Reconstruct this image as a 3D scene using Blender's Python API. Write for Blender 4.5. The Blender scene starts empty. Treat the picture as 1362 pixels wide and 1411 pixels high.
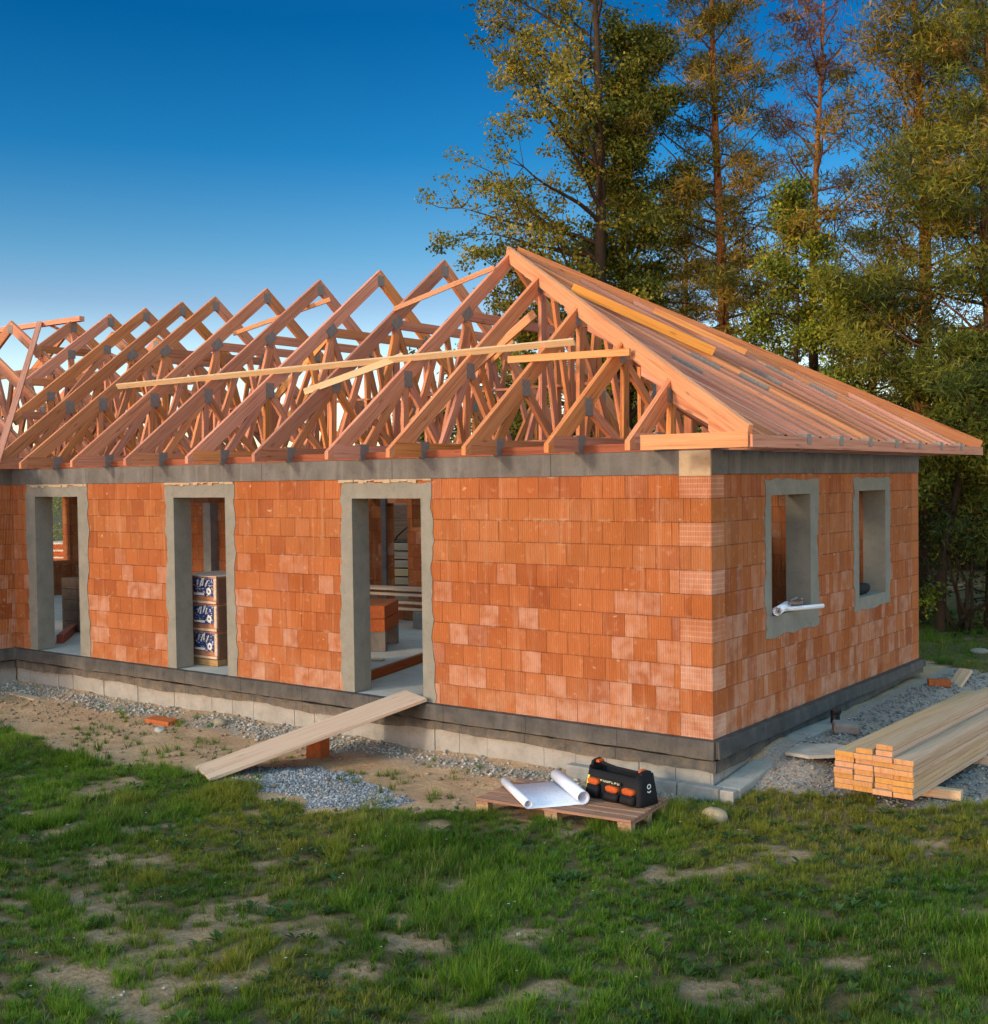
import bpy, math, random
import numpy as np
from mathutils import Vector, Matrix

S = bpy.context.scene
COL = S.collection
R = math.radians
rng = np.random.default_rng(7)
random.seed(7)

# ------------------------------------------------------------------ camera
CAM = np.array([5.572, -11.055, 2.702])
YAW, PITCH, ROLL, FPX = -0.648216, -0.025638, -0.013003, 1632.8


def cam_axes():
    f = np.array([math.sin(YAW) * math.cos(PITCH), math.cos(YAW) * math.cos(PITCH), math.sin(PITCH)])
    r = np.array([math.cos(YAW), -math.sin(YAW), 0.0])
    u = np.cross(r, f)
    c, s = math.cos(ROLL), math.sin(ROLL)
    return c * r + s * u, -s * r + c * u, f


ca_r, ca_u, ca_f = cam_axes()
cd = bpy.data.cameras.new("camera")
cam = bpy.data.objects.new("camera", cd)
COL.objects.link(cam)
cd.sensor_fit = 'HORIZONTAL'
cd.sensor_width = 36.0
cd.lens = 36.0 * FPX / 1362.0
cd.clip_start = 0.1
cd.clip_end = 2000
cam.matrix_world = Matrix([[ca_r[i], ca_u[i], -ca_f[i], CAM[i]] for i in range(3)] + [[0, 0, 0, 1]])
S.camera = cam

# ------------------------------------------------------------------ light
SUN_AZ, SUN_EL = R(180 + 20), R(16)      # azimuth measured from +Y towards +X
sun_dir = Vector((math.sin(SUN_AZ) * math.cos(SUN_EL), math.cos(SUN_AZ) * math.cos(SUN_EL), math.sin(SUN_EL)))
sd = bpy.data.lights.new("sun", 'SUN')
sd.energy = 2.0
sd.angle = R(8)
sd.color = (1.0, 0.80, 0.56)
sun = bpy.data.objects.new("sun", sd)
COL.objects.link(sun)
sun.rotation_euler = sun_dir.to_track_quat('Z', 'Y').to_euler()

W = bpy.data.worlds.new("World")
S.world = W
W.use_nodes = True
wn, wl = W.node_tree.nodes, W.node_tree.links
wn.clear()
sky = wn.new('ShaderNodeTexSky')
sky.sky_type = 'NISHITA'
sky.sun_disc = False
sky.sun_elevation = SUN_EL
sky.sun_rotation = SUN_AZ
sky.altitude = 300
sky.air_density = 1.0
sky.dust_density = 0.4
sky.ozone_density = 2.5
hs = wn.new('ShaderNodeHueSaturation')
hs.inputs['Saturation'].default_value = 1.22
gm = wn.new('ShaderNodeGamma')
gm.inputs['Gamma'].default_value = 1.18
bg = wn.new('ShaderNodeBackground')
bg.inputs['Strength'].default_value = 0.15
wo = wn.new('ShaderNodeOutputWorld')
wl.new(sky.outputs[0], hs.inputs['Color'])
wl.new(hs.outputs[0], gm.inputs[0])
# evening sky deepens with height in view; warm fill added overhead and towards +X
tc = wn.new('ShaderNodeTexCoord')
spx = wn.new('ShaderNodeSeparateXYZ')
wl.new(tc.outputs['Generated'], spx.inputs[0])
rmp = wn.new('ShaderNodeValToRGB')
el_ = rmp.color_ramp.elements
SKY = [(.0, (1.25, .98, .88)), (.10, (1.2, .92, .82)), (.147, (.80, .62, .60)), (.187, (.50, .58, .56)), (.265, (.10, .445, .52)), (.36, (.012, .345, .45)), (.44, (.10, .38, .50)), (.60, (3.4, 2.1, 1.3)), (1.0, (9.4, 4.7, 2.3))]  # last stops, above the view, brighten the zenith as added fill
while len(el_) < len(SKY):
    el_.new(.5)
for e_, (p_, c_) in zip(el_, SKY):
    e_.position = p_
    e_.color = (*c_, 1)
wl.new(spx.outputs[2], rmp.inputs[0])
mul = wn.new('ShaderNodeMix')
mul.data_type = 'RGBA'; mul.blend_type = 'MULTIPLY'
mul.inputs[0].default_value = 1
wl.new(gm.outputs[0], mul.inputs[6])
wl.new(rmp.outputs[0], mul.inputs[7])
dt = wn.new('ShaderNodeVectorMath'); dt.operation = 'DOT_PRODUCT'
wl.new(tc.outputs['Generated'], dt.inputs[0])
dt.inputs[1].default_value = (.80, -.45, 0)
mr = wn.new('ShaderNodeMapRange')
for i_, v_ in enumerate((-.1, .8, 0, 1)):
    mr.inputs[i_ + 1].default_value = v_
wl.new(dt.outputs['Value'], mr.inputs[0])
side_fill = wn.new('ShaderNodeMix')
side_fill.data_type = 'RGBA'
side_fill.inputs[6].default_value = (1, 1, 1, 1)
side_fill.inputs[7].default_value = (4.6, 3.3, 2.6, 1)  # warm light added from the right to fill the shaded side wall
wl.new(mr.outputs[0], side_fill.inputs[0])
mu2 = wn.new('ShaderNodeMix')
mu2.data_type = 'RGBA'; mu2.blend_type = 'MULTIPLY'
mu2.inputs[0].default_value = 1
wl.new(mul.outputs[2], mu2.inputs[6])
wl.new(side_fill.outputs[2], mu2.inputs[7])
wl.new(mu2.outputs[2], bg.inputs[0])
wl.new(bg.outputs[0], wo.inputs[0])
S.view_settings.view_transform = 'Standard'
S.view_settings.look = 'None'
S.view_settings.exposure = 0.52
S.view_settings.gamma = 1.0
S.render.film_transparent = False
try:
    S.cycles.max_bounces = 6
    S.cycles.transparent_max_bounces = 4
    S.cycles.use_denoising = True
except Exception:
    pass


# ------------------------------------------------------------------ node helpers
class N:
    def __init__(s, name):
        s.m = bpy.data.materials.new(name)
        s.m.use_nodes = True
        s.t = s.m.node_tree
        s.t.nodes.clear()
        s.out = s.t.nodes.new('ShaderNodeOutputMaterial')

    def n(s, kind, **kw):
        x = s.t.nodes.new(kind)
        for k, v in kw.items():
            setattr(x, k, v)
        return x

    def l(s, a, b):
        s.t.links.new(a, b)

    def put(s, sock, v):
        if hasattr(v, 'is_output'):
            s.l(v, sock)
        else:
            sock.default_value = v

    def math(s, op, a, b=None, c=None, clamp=False):
        x = s.n('ShaderNodeMath', operation=op)
        x.use_clamp = clamp
        s.put(x.inputs[0], a)
        if b is not None:
            s.put(x.inputs[1], b)
        if c is not None:
            s.put(x.inputs[2], c)
        return x.outputs[0]

    def mix(s, f, a, b, mode='MIX'):
        x = s.n('ShaderNodeMix', data_type='RGBA', blend_type=mode)
        s.put(x.inputs[0], f)
        s.put(x.inputs[6], a if hasattr(a, 'is_output') else (*a, 1) if len(a) == 3 else a)
        s.put(x.inputs[7], b if hasattr(b, 'is_output') else (*b, 1) if len(b) == 3 else b)
        return x.outputs[2]

    def noise(s, vec, scale, detail=4, rough=.55, col=False, dist=0.0):
        x = s.n('ShaderNodeTexNoise')
        x.inputs['Scale'].default_value = scale
        x.inputs['Detail'].default_value = detail
        x.inputs['Roughness'].default_value = rough
        x.inputs['Distortion'].default_value = dist
        if vec is not None:
            s.l(vec, x.inputs['Vector'])
        return x.outputs['Color' if col else 'Fac']

    def ramp(s, f, stops, interp='LINEAR'):
        x = s.n('ShaderNodeValToRGB')
        x.color_ramp.interpolation = interp
        e = x.color_ramp.elements
        while len(e) < len(stops):
            e.new(0.5)
        for i, (p, c) in enumerate(stops):
            e[i].position = p
            e[i].color = (*c, 1) if len(c) == 3 else c
        s.put(x.inputs[0], f)
        return x.outputs[0]

    def rr(s, f, a0, a1, b0=0.0, b1=1.0):
        x = s.n('ShaderNodeMapRange')
        x.clamp = True
        s.put(x.inputs[0], f)
        for i, v in enumerate((a0, a1, b0, b1)):
            x.inputs[i + 1].default_value = v
        return x.outputs[0]

    def pos(s):
        return s.n('ShaderNodeNewGeometry').outputs['Position']

    def objc(s):
        return s.n('ShaderNodeTexCoord').outputs['Object']

    def uv(s):
        return s.n('ShaderNodeTexCoord').outputs['UV']

    def vscale(s, v, sc):
        x = s.n('ShaderNodeMapping')
        x.inputs['Scale'].default_value = sc
        s.l(v, x.inputs['Vector'])
        return x.outputs[0]

    def bump(s, h, strength, dist, prev=None):
        x = s.n('ShaderNodeBump')
        x.inputs['Strength'].default_value = strength
        x.inputs['Distance'].default_value = dist
        s.l(h, x.inputs['Height'])
        if prev is not None:
            s.l(prev, x.inputs['Normal'])
        return x.outputs[0]

    def finish(s, col, rough=.8, normal=None, spec=.3, transl=None):
        b = s.n('ShaderNodeBsdfPrincipled')
        s.put(b.inputs['Base Color'], col if hasattr(col, 'is_output') else (*col, 1))
        s.put(b.inputs['Roughness'], rough)
        b.inputs['Specular IOR Level'].default_value = spec
        if normal is not None:
            s.l(normal, b.inputs['Normal'])
        if transl:
            t = s.n('ShaderNodeBsdfTranslucent')
            s.put(t.inputs[0], col if hasattr(col, 'is_output') else (*col, 1))
            mx = s.n('ShaderNodeMixShader')
            mx.inputs[0].default_value = transl
            s.l(b.outputs[0], mx.inputs[1])
            s.l(t.outputs[0], mx.inputs[2])
            s.l(mx.outputs[0], s.out.inputs[0])
        else:
            s.l(b.outputs[0], s.out.inputs[0])
        return s.m


def mat_brick(name, axis, L, pink, seed, corner=False, dark=False):
    k = N(name)
    sp = k.n('ShaderNodeSeparateXYZ')
    k.l(k.pos(), sp.inputs[0])
    u = sp.outputs[axis]
    z = sp.outputs[2]
    row = k.math('FLOOR', k.math('DIVIDE', z, .25))
    wn1 = k.n('ShaderNodeTexWhiteNoise', noise_dimensions='1D')
    k.l(k.math('ADD', row, seed + .37), wn1.inputs['W'])
    off = k.math('ADD', k.math('MULTIPLY', k.math('MODULO', k.math('ADD', row, 40.0), 2.0), .5 * L),
                 k.math('MULTIPLY', wn1.outputs[0], .35 * L))
    uu = k.math('DIVIDE', k.math('ADD', k.math('ADD', u, 60.0), off), L)
    col = k.math('FLOOR', uu)
    fu = k.math('FRACT', uu)
    if pink > .3:          # mixed block widths on the gable side: split some blocks
        cv0 = k.n('ShaderNodeCombineXYZ')
        k.l(col, cv0.inputs[0]); k.l(row, cv0.inputs[1]); cv0.inputs[2].default_value = seed + 3.3
        w0 = k.n('ShaderNodeTexWhiteNoise', noise_dimensions='3D')
        k.l(cv0.outputs[0], w0.inputs[0])
        spl = k.math('GREATER_THAN', w0.outputs[0], .45)
        thr = k.math('MULTIPLY_ADD', w0.outputs[0], .35, .3)
        hi = k.math('GREATER_THAN', fu, thr)
        col = k.math('ADD', col, k.math('MULTIPLY', k.math('MULTIPLY', spl, hi), .5))
        dsp = k.math('MULTIPLY', k.math('LESS_THAN', k.math('ABSOLUTE', k.math('SUBTRACT', fu, thr)), .02), spl)
    fz = k.math('FRACT', k.math('DIVIDE', z, .25))
    if corner:             # closer blocks at the corner: every second course carries a 37 cm block
        inc = k.math('MULTIPLY', k.math('GREATER_THAN', u, -.375), k.math('LESS_THAN', k.math('MODULO', k.math('ADD', row, 40.0), 2.0), .5))
        inc2 = k.math('MULTIPLY', k.math('GREATER_THAN', u, -.24), k.math('GREATER_THAN', k.math('MODULO', k.math('ADD', row, 40.0), 2.0), .5))
        anyc = k.math('MAXIMUM', inc, inc2)
        col = k.math('MULTIPLY_ADD', anyc, k.math('SUBTRACT', 999.0, col), col)
        edge = k.math('MAXIMUM',
                      k.math('MULTIPLY', inc, k.math('LESS_THAN', u, -.365)),
                      k.math('MULTIPLY', inc2, k.math('LESS_THAN', u, -.23)))
    cv = k.n('ShaderNodeCombineXYZ')
    k.l(col, cv.inputs[0]); k.l(row, cv.inputs[1]); cv.inputs[2].default_value = seed
    wb = k.n('ShaderNodeTexWhiteNoise', noise_dimensions='3D')
    k.l(cv.outputs[0], wb.inputs[0])
    ws = k.n('ShaderNodeSeparateColor')
    k.l(wb.outputs[1], ws.inputs[0])
    r1, r2, r3 = ws.outputs
    p = k.pos()
    c = k.ramp(r1, [(0, (.25, .065, .016)), (.25, (.30, .083, .021)), (.5, (.335, .099, .027)), (.75, (.355, .112, .035)), (1, (.30, .084, .021))])
    # chalky efflorescence on some blocks, in soft blotches
    blot = k.rr(k.noise(p, 5.5, 4), .36, .62)
    prow = k.rr(row, 7.0, 4.0) if not dark else 0.5
    pk = k.math('MULTIPLY', k.math('GREATER_THAN', r2, 1.0 - pink), k.math('MULTIPLY_ADD', blot, .7, .12))
    pk = k.math('MULTIPLY', pk, k.math('MULTIPLY_ADD', prow, .75, .25)) if hasattr(prow, 'is_output') else pk
    c = k.mix(pk, c, (.44, .25, .18))
    # courses weathered browner near the top
    br = k.math('MULTIPLY', k.math('MULTIPLY', k.math('GREATER_THAN', row, 6.5), k.math('LESS_THAN', row, 9.5)), .38)
    br = k.math('MULTIPLY', br, k.math('MULTIPLY_ADD', k.noise(p, 1.3, 3), 1.2, .3))
    c = k.mix(br, c, (.30, .115, .032))
    # dark fired end-faces, broad tone drift and fine pores
    c = k.mix(k.math('MULTIPLY', k.math('GREATER_THAN', r3, .93), .55), c, (.22, .05, .016))
    c = k.mix(k.math('MULTIPLY', k.rr(k.noise(p, 1.1, 5), .35, .7), .25), c, (.60, .24, .11))
    c = k.mix(k.math('MULTIPLY', k.rr(k.noise(p, 9, 5), .58, .74), .4), c, (.56, .29, .17))
    c = k.mix(k.math('MULTIPLY', k.rr(k.noise(p, 60, 3), .5, .75), .18), c, (.2, .05, .02))
    spk = k.rr(k.noise(k.vscale(p, (1.0, 1.0, 1.6)), 7.3, 2, .5), .70, .78)
    c = k.mix(k.math('MULTIPLY', spk, .65), c, (.62, .42, .25))
    if corner:
        lines = k.math('GREATER_THAN', k.math('SINE', k.math('MULTIPLY', z, 2 * math.pi / .055)), .72)
        pc = k.math('MULTIPLY', inc, k.math('MULTIPLY_ADD', lines, .22, .22))
        pc = k.math('MULTIPLY', pc, k.rr(k.noise(p, 2.2, 2), .3, .6, .35, 1.0))
        c = k.mix(pc, c, (.66, .42, .32))
    # joints
    eu = .018
    jv = k.math('MAXIMUM', k.math('LESS_THAN', fu, eu), k.math('GREATER_THAN', fu, 1 - eu))
    if pink > .3:
        jv = k.math('MAXIMUM', jv, dsp)
    if corner:
        jv = k.math('MAXIMUM', k.math('MULTIPLY', jv, k.math('SUBTRACT', 1.0, anyc)), edge)
    jh = k.math('MAXIMUM', k.math('LESS_THAN', fz, .022), k.math('GREATER_THAN', fz, .985))
    jit = k.rr(k.noise(p, 6, 3), .3, .6, .25, 1.0)
    j = k.math('MULTIPLY', k.math('MAXIMUM', jv, jh), jit)
    c = k.mix(k.math('MULTIPLY', j, .75), c, (.13, .035, .014))
    # mortar squeezed out of the bed joints and smeared, chipped arrises
    near = k.math('MAXIMUM', k.rr(fz, .16, .02), k.rr(fz, .88, .99))
    smr = k.math('MULTIPLY', near, k.rr(k.noise(k.vscale(p, (4, 4, 9)), 1.0, 5, .65), .56, .68))
    c = k.mix(k.math('MULTIPLY', smr, .6), c, (.42, .33, .245))
    chip = k.math('MULTIPLY', k.math('MAXIMUM', k.rr(fz, .10, .0), k.rr(fu, .09, .0)), k.rr(k.noise(p, 23, 4, .6), .63, .70))
    c = k.mix(k.math('MULTIPLY', chip, .6), c, (.16, .045, .018))
    # extruded ribs
    rib = k.math('SINE', k.math('MULTIPLY', u, 2 * math.pi / .028))
    ribh = k.math('MULTIPLY', rib, 1.1)
    c = k.mix(k.math('MULTIPLY', k.rr(rib, -.4, -1.0), .30), c, (.20, .055, .02))  # groove bottoms darkened in the colour, standing in for their self-shadow
    dustn = k.math('MULTIPLY', k.rr(z, .55, .0), k.rr(k.noise(p, 3.3, 5, .65), .42, .7))
    c = k.mix(k.math('MULTIPLY', dustn, .35), c, (.50, .36, .25))
    strk = k.rr(k.noise(k.vscale(p, (9, 9, .7)), 1.0, 4), .56, .74)
    c = k.mix(k.math('MULTIPLY', strk, .28), c, (.52, .30, .19))
    h = k.math('SUBTRACT', k.math('ADD', ribh, k.math('MULTIPLY', r2, 1.4)), k.math('MULTIPLY', j, 3.2))
    nb = k.bump(h, .9, .004)
    nb = k.bump(k.noise(p, 90, 3), .25, .003, nb)
    return k.finish(c, .88, nb, .15)


def mat_wood(name, a, b, dark, rough=.7, var=.35, grain=1.0, knots=True):
    k = N(name)
    uv = k.uv()
    oi = k.n('ShaderNodeObjectInfo')
    rnd = oi.outputs['Random']
    ad = k.n('ShaderNodeVectorMath', operation='ADD')
    k.l(uv, ad.inputs[0])
    cx = k.n('ShaderNodeCombineXYZ')
    k.l(k.math('MULTIPLY', rnd, 37.0), cx.inputs[0]); k.l(k.math('MULTIPLY', rnd, 91.0), cx.inputs[1]); k.l(rnd, cx.inputs[2])
    k.l(cx.outputs[0], ad.inputs[1])
    v = ad.outputs[0]
    g1 = k.noise(k.vscale(v, (1.2 * grain, 38 * grain, 1)), 1.0, 5, .6, dist=.4)
    g2 = k.noise(k.vscale(v, (.5, 6, 1)), 1.0, 3)
    c = k.ramp(g1, [(.3, dark), (.46, a), (.7, b)])
    c = k.mix(k.math('MULTIPLY', k.rr(g2, .45, .75), .45), c, a)
    if knots:
        vo = k.n('ShaderNodeTexVoronoi')
        vo.inputs['Scale'].default_value = 1.0
        k.l(k.vscale(v, (1.9, 8, 1)), vo.inputs['Vector'])
        kn = k.rr(vo.outputs['Distance'], .14, .05)
        c = k.mix(k.math('MULTIPLY', kn, .6), c, tuple(x * .45 for x in dark))
    hv = k.n('ShaderNodeHueSaturation')
    k.l(c, hv.inputs['Color'])
    k.l(k.math('MULTIPLY_ADD', rnd, var, 1.0 - var * .55), hv.inputs['Value'])
    r2 = k.math('FRACT', k.math('MULTIPLY', rnd, 17.3))
    k.l(k.math('MULTIPLY_ADD', r2, .015, .489), hv.inputs['Hue'])
    k.l(k.math('MULTIPLY_ADD', r2, .2, .9), hv.inputs['Saturation'])
    nb = k.bump(g1, .25, .004)
    return k.finish(hv.outputs[0], rough, nb, .25)


def mat_concrete(name, a, b, scale=1.0, stain=(.12, .115, .105), stain_amt=.5, bumpd=.004, rough=.9, streak=False, joint=0):
    k = N(name)
    p = k.pos()
    c = k.mix(k.rr(k.noise(p, 2.2 * scale, 6), .3, .7), a, b)
    c = k.mix(k.math('MULTIPLY', k.rr(k.noise(p, 5.5 * scale, 5, .65), .5, .75), stain_amt), c, stain)
    c = k.mix(k.math('MULTIPLY', k.rr(k.noise(p, 55 * scale, 3), .5, .75), .22), c, tuple(x * .55 for x in a))
    if streak:
        c = k.mix(k.math('MULTIPLY', k.rr(k.noise(k.vscale(p, (7, 7, .8)), 1.0, 4), .5, .72), .4), c, tuple(min(1, x * 1.5) for x in b))
    if joint:
        sj = k.n('ShaderNodeSeparateXYZ'); k.l(p, sj.inputs[0])
        mud = k.math('MULTIPLY', k.rr(sj.outputs[2], -.06, -.34) if joint < 2 else 0.0, k.rr(k.noise(p, 6, 6, .7), .38, .62))
        c = k.mix(k.math('MULTIPLY', mud, .5), c, (.24, .175, .115))
        fj = k.math('FRACT', k.math('DIVIDE', k.math('ADD', k.math('ADD', sj.outputs[0], sj.outputs[1]), 50.0), joint))
        c = k.mix(k.math('MULTIPLY', k.math('LESS_THAN', fj, .012 / joint), .7), c, (.02, .019, .018))
    nb = k.bump(k.noise(p, 28, 5, .65), .5, bumpd)
    nb = k.bump(k.noise(p, 3, 3), .4, .02, nb)
    return k.finish(c, rough, nb, .2)


def mat_plain(name, col, rough=.6, spec=.3, var=.25, scale=12, bump=.0):
    k = N(name)
    p = k.objc()
    f = k.rr(k.noise(p, scale, 4), .35, .7)
    c = k.mix(k.math('MULTIPLY', f, var), col, tuple(x * .45 for x in col))
    nb = k.bump(k.noise(p, scale * 5, 3), bump, .004) if bump else None
    return k.finish(c, rough, nb, spec)


def mat_attr(name, rough=.75, transl=None, spec=.15, noise_amt=.25, scale=14, bump=0):
    k = N(name)
    at = k.n('ShaderNodeAttribute')
    at.attribute_name = 'Col'
    c = at.outputs['Color']
    if noise_amt:
        c = k.mix(k.math('MULTIPLY', k.rr(k.noise(k.pos(), scale, 3), .35, .7), noise_amt), c, (0.02, .02, .015), 'MIX')
    nb = k.bump(k.noise(k.pos(), scale * 3, 3), bump, .01) if bump else None
    return k.finish(c, rough, nb, spec, transl)


M = {}
M['brick_front'] = mat_brick("clay_block_front", 0, .285, .27, 1.0, corner=True)
M['brick_side'] = mat_brick("clay_block_side", 1, .25, .55, 2.0)
M['brick_int'] = mat_brick("clay_block_cross", 1, .285, .12, 5.0, dark=True)
M['brick_back'] = mat_brick("clay_block_back", 0, .285, .12, 4.0, dark=True)
M['truss'] = mat_wood("spruce_truss", (.48, .185, .082), (.58, .255, .118), (.30, .092, .038), var=.5)
M['rafter'] = mat_wood("weathered_rafter", (.44, .19, .10), (.56, .27, .15), (.27, .095, .05), var=.45, grain=.7)
M['fascia'] = mat_wood("spruce_fascia", (.52, .24, .095), (.60, .30, .13), (.40, .155, .055), var=.2)
M['lath'] = mat_wood("pale_lath", (.54, .38, .22), (.60, .45, .28), (.46, .29, .15), var=.15)
M['orange_lath'] = mat_wood("orange_lath", (.58, .245, .075), (.64, .30, .105), (.46, .17, .05), var=.1)
M['plank'] = mat_wood("dusty_plank", (.46, .33, .22), (.54, .41, .29), (.34, .22, .13), var=.12, grain=.8)
M['board'] = mat_wood("fresh_board", (.42, .285, .18), (.49, .35, .24), (.35, .21, .115), var=.2)
M['endgrain'] = mat_wood("board_end_grain", (.43, .215, .078), (.49, .265, .105), (.33, .14, .045), var=.2, knots=False)
M['pallet'] = mat_wood("weathered_pallet", (.25, .135, .085), (.33, .19, .125), (.13, .065, .04), var=.35)
M['blockwood'] = mat_wood("pallet_block", (.33, .21, .08), (.40, .27, .11), (.22, .13, .05), var=.2)
M['redwood'] = mat_wood("red_stained_timber", (.26, .075, .03), (.33, .10, .04), (.16, .045, .02), var=.2)
M['plate'] = mat_plain("galvanised_plate", (.215, .175, .155), .55, .35, .5, 22)
M['ring'] = mat_concrete("ring_beam_board", (.095, .090, .084), (.145, .136, .126), 1.0, (.062, .058, .055), .6, streak=True, joint=2.4)
M['surround'] = mat_concrete("surround_mortar", (.175, .168, .143), (.225, .213, .18), 1.6, (.125, .118, .098), .5)
M['mortar'] = mat_concrete("mortar_smear", (.40, .32, .22), (.34, .25, .16), 2.5, (.30, .16, .09), .6)
M['bitumen'] = mat_concrete("bitumen_band", (.045, .043, .041), (.082, .077, .072), 1.6, (.028, .027, .026), .65, .008, rough=.7, streak=True, joint=1.22)
M['foot'] = mat_concrete("foundation_concrete", (.25, .235, .21), (.33, .31, .28), 1.2, (.17, .15, .125), .65, bumpd=.012)
M['slab'] = mat_concrete("floor_screed", (.36, .33, .29), (.44, .41, .36), .8, (.26, .23, .20), .5)
M['greyblock'] = mat_concrete("grey_block", (.16, .145, .13), (.22, .2, .18), 2, (.1, .09, .08), .5)
M['leaf'] = mat_attr("leaf", .6, .4, .2, 0)
M['grass'] = mat_attr("grass_blade", .6, .5, .15, 0)
M['bark'] = mat_attr("bark", .9, None, .1, .45, 9, .6)
M['stone'] = mat_attr("stone", .85, None, .2, .3, 25, .3)
M['paper'] = mat_plain("drawing_paper", (.74, .76, .82), .6, .25, .06, 6)
M['black'] = mat_plain("black_nylon", (.007, .007, .009), .75, .25, .4, 60, .5)
M['orange'] = mat_plain("orange_nylon", (.42, .075, .012), .7, .25, .3, 50, .4)
M['white'] = mat_plain("white_print", (.6, .6, .58), .6, .2, .1)
M['lime'] = mat_plain("lime_trim", (.55, .50, .10), .6, .2, .2, 40)
M['pale'] = mat_plain("pale_label", (.50, .50, .36), .6, .2, .3, 60)
k = N("blue_print")
p = k.objc()
c = k.mix(k.rr(k.noise(p, 13, 3), .45, .55), (.012, .05, .22), (.02, .02, .04))
c = k.mix(k.rr(k.noise(k.vscale(p, (1, 1, 1.8)), 21, 3, .6), .56, .60), c, (.5, .5, .55))
M['blue'] = k.finish(c, .35, None, .4)
M['wrap'] = mat_plain("packed_goods", (.42, .19, .11), .4, .4, .85, 9, .5)
M['wrapedge'] = mat_plain("film_edge", (.62, .47, .35), .35, .5, .6, 22, .5)
M['brownside'] = mat_plain("wrapped_side", (.17, .085, .05), .5, .4, .4, 9, .2)
M['brownblock'] = mat_plain('brown_block', (.13, .085, .06), .85, .2, .5, 8, .3)
M['redbrick'] = mat_plain("loose_red_block", (.42, .11, .035), .85, .15, .5, 20, .4)
M['pipe'] = mat_plain("black_plastic", (.015, .015, .016), .45, .4, .2, 20)


# ------------------------------------------------------------------ mesh helpers
class MB:
    """collects faces with uv into one mesh"""
    def __init__(s):
        s.v, s.f, s.uv = [], [], []

    def quad(s, pts, uvs=None):
        i = len(s.v)
        s.v += [tuple(map(float, q)) for q in pts]
        s.f.append(tuple(range(i, i + len(pts))))
        s.uv += uvs if uvs else [(0, 0)] * len(pts)

    def prism(s, poly, w, axis=0, along=None):
        """polygon in the plane across 'axis' (0: Y-Z, 1: X-Z), thickened by w; uv.x runs along 'along'"""
        poly = [np.array(q, float) for q in poly]
        al = np.array(along, float); al /= np.linalg.norm(al)
        pe = np.array((-al[1], al[0]))
        mk = (lambda q, t: (t, q[0], q[1])) if axis == 0 else (lambda q, t: (q[0], t, q[1]))
        uvf = lambda q, o: (float(q @ al), float(q @ pe) + o)
        n = len(poly)
        s.quad([mk(q, -w / 2) for q in poly], [uvf(q, 0) for q in poly])
        s.quad([mk(q, w / 2) for q in poly[::-1]], [uvf(q, 1.3) for q in poly[::-1]])
        for i in range(n):
            a, b = poly[i], poly[(i + 1) % n]
            s.quad([mk(b, -w / 2), mk(a, -w / 2), mk(a, w / 2), mk(b, w / 2)],
                   [(uvf(b, 2)[0], 0), (uvf(a, 2)[0], 0), (uvf(a, 2)[0], w), (uvf(b, 2)[0], w)])
        return s

    def beam(s, p1, p2, w, d, up=(0, 0, 1), cut1=0.0, cut2=0.0, shift=0.0):
        """bar from p1 to p2; w across, d in the 'up' plane; uv.x along the length"""
        p1, p2 = np.array(p1, float), np.array(p2, float)
        a = p2 - p1
        L = np.linalg.norm(a)
        a = a / L
        side = np.cross(a, np.array(up, float))
        side /= np.linalg.norm(side)
        n = np.cross(side, a)
        o = n * shift
        def ring(p, c):
            return [p + o + side * sx * w / 2 + n * sz * d / 2 + a * (c * sz) for sx, sz in ((-1, -1), (1, -1), (1, 1), (-1, 1))]
        A, B = ring(p1, cut1), ring(p2, cut2)
        per = [0, w, w + d, 2 * w + d, 2 * w + 2 * d]
        i = len(s.v)
        s.v += [tuple(q) for q in A + B]
        for k in range(4):
            m = (k + 1) % 4
            s.f.append((i + k, i + m, i + 4 + m, i + 4 + k))
            s.uv += [(0, per[k]), (0, per[k + 1]), (L, per[k + 1]), (L, per[k])]
        s.f.append((i + 3, i + 2, i + 1, i)); s.uv += [(0, 0), (0, w), (.05, w), (.05, 0)]
        s.f.append((i + 4, i + 5, i + 6, i + 7)); s.uv += [(0, 0), (0, w), (.05, w), (.05, 0)]
        return s

    def box(s, lo, hi, uvax=0):
        lo, hi = np.array(lo, float), np.array(hi, float)
        ax = [0, 1, 2]
        L = hi - lo
        c = (lo + hi) / 2
        p1, p2 = c.copy(), c.copy()
        p1[uvax], p2[uvax] = lo[uvax], hi[uvax]
        if uvax == 2:
            return s.beam(p1, p2, L[0], L[1], up=(0, 1, 0))
        return s.beam(p1, p2, L[1 - uvax], L[2])

    def build(s, name, mat, parent=None, loc=None, bevel=0, smooth=False):
        me = bpy.data.meshes.new(name)
        me.from_pydata(s.v, [], s.f)
        ul = me.uv_layers.new(name="UVMap")
        ul.data.foreach_set('uv', np.array(s.uv, float).ravel())
        me.materials.append(mat)
        if smooth:
            me.polygons.foreach_set('use_smooth', [True] * len(me.polygons))
        me.validate()
        return link(name, me, parent, loc, bevel)


def link(name, me, parent=None, loc=None, bevel=0):
    o = bpy.data.objects.new(name, me)
    COL.objects.link(o)
    if parent is not None:
        o.parent = parent
    if loc is not None:
        o.location = loc
    if bevel:
        b = o.modifiers.new("Bevel", 'BEVEL')
        b.width = bevel
        b.segments = 2
        b.limit_method = 'ANGLE'
    return o


def tag(o, label=None, cat=None, group=None, kind=None):
    if label: o['label'] = label
    if cat: o['category'] = cat
    if group: o['group'] = group
    if kind: o['kind'] = kind
    return o


def thing(name, label, cat, loc=(0, 0, 0), rz=0, group=None):
    o = bpy.data.objects.new(name, None)
    COL.objects.link(o)
    o.location = loc
    o.rotation_euler = (0, 0, rz)
    o.empty_display_size = .2
    return tag(o, label, cat, group)


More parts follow.
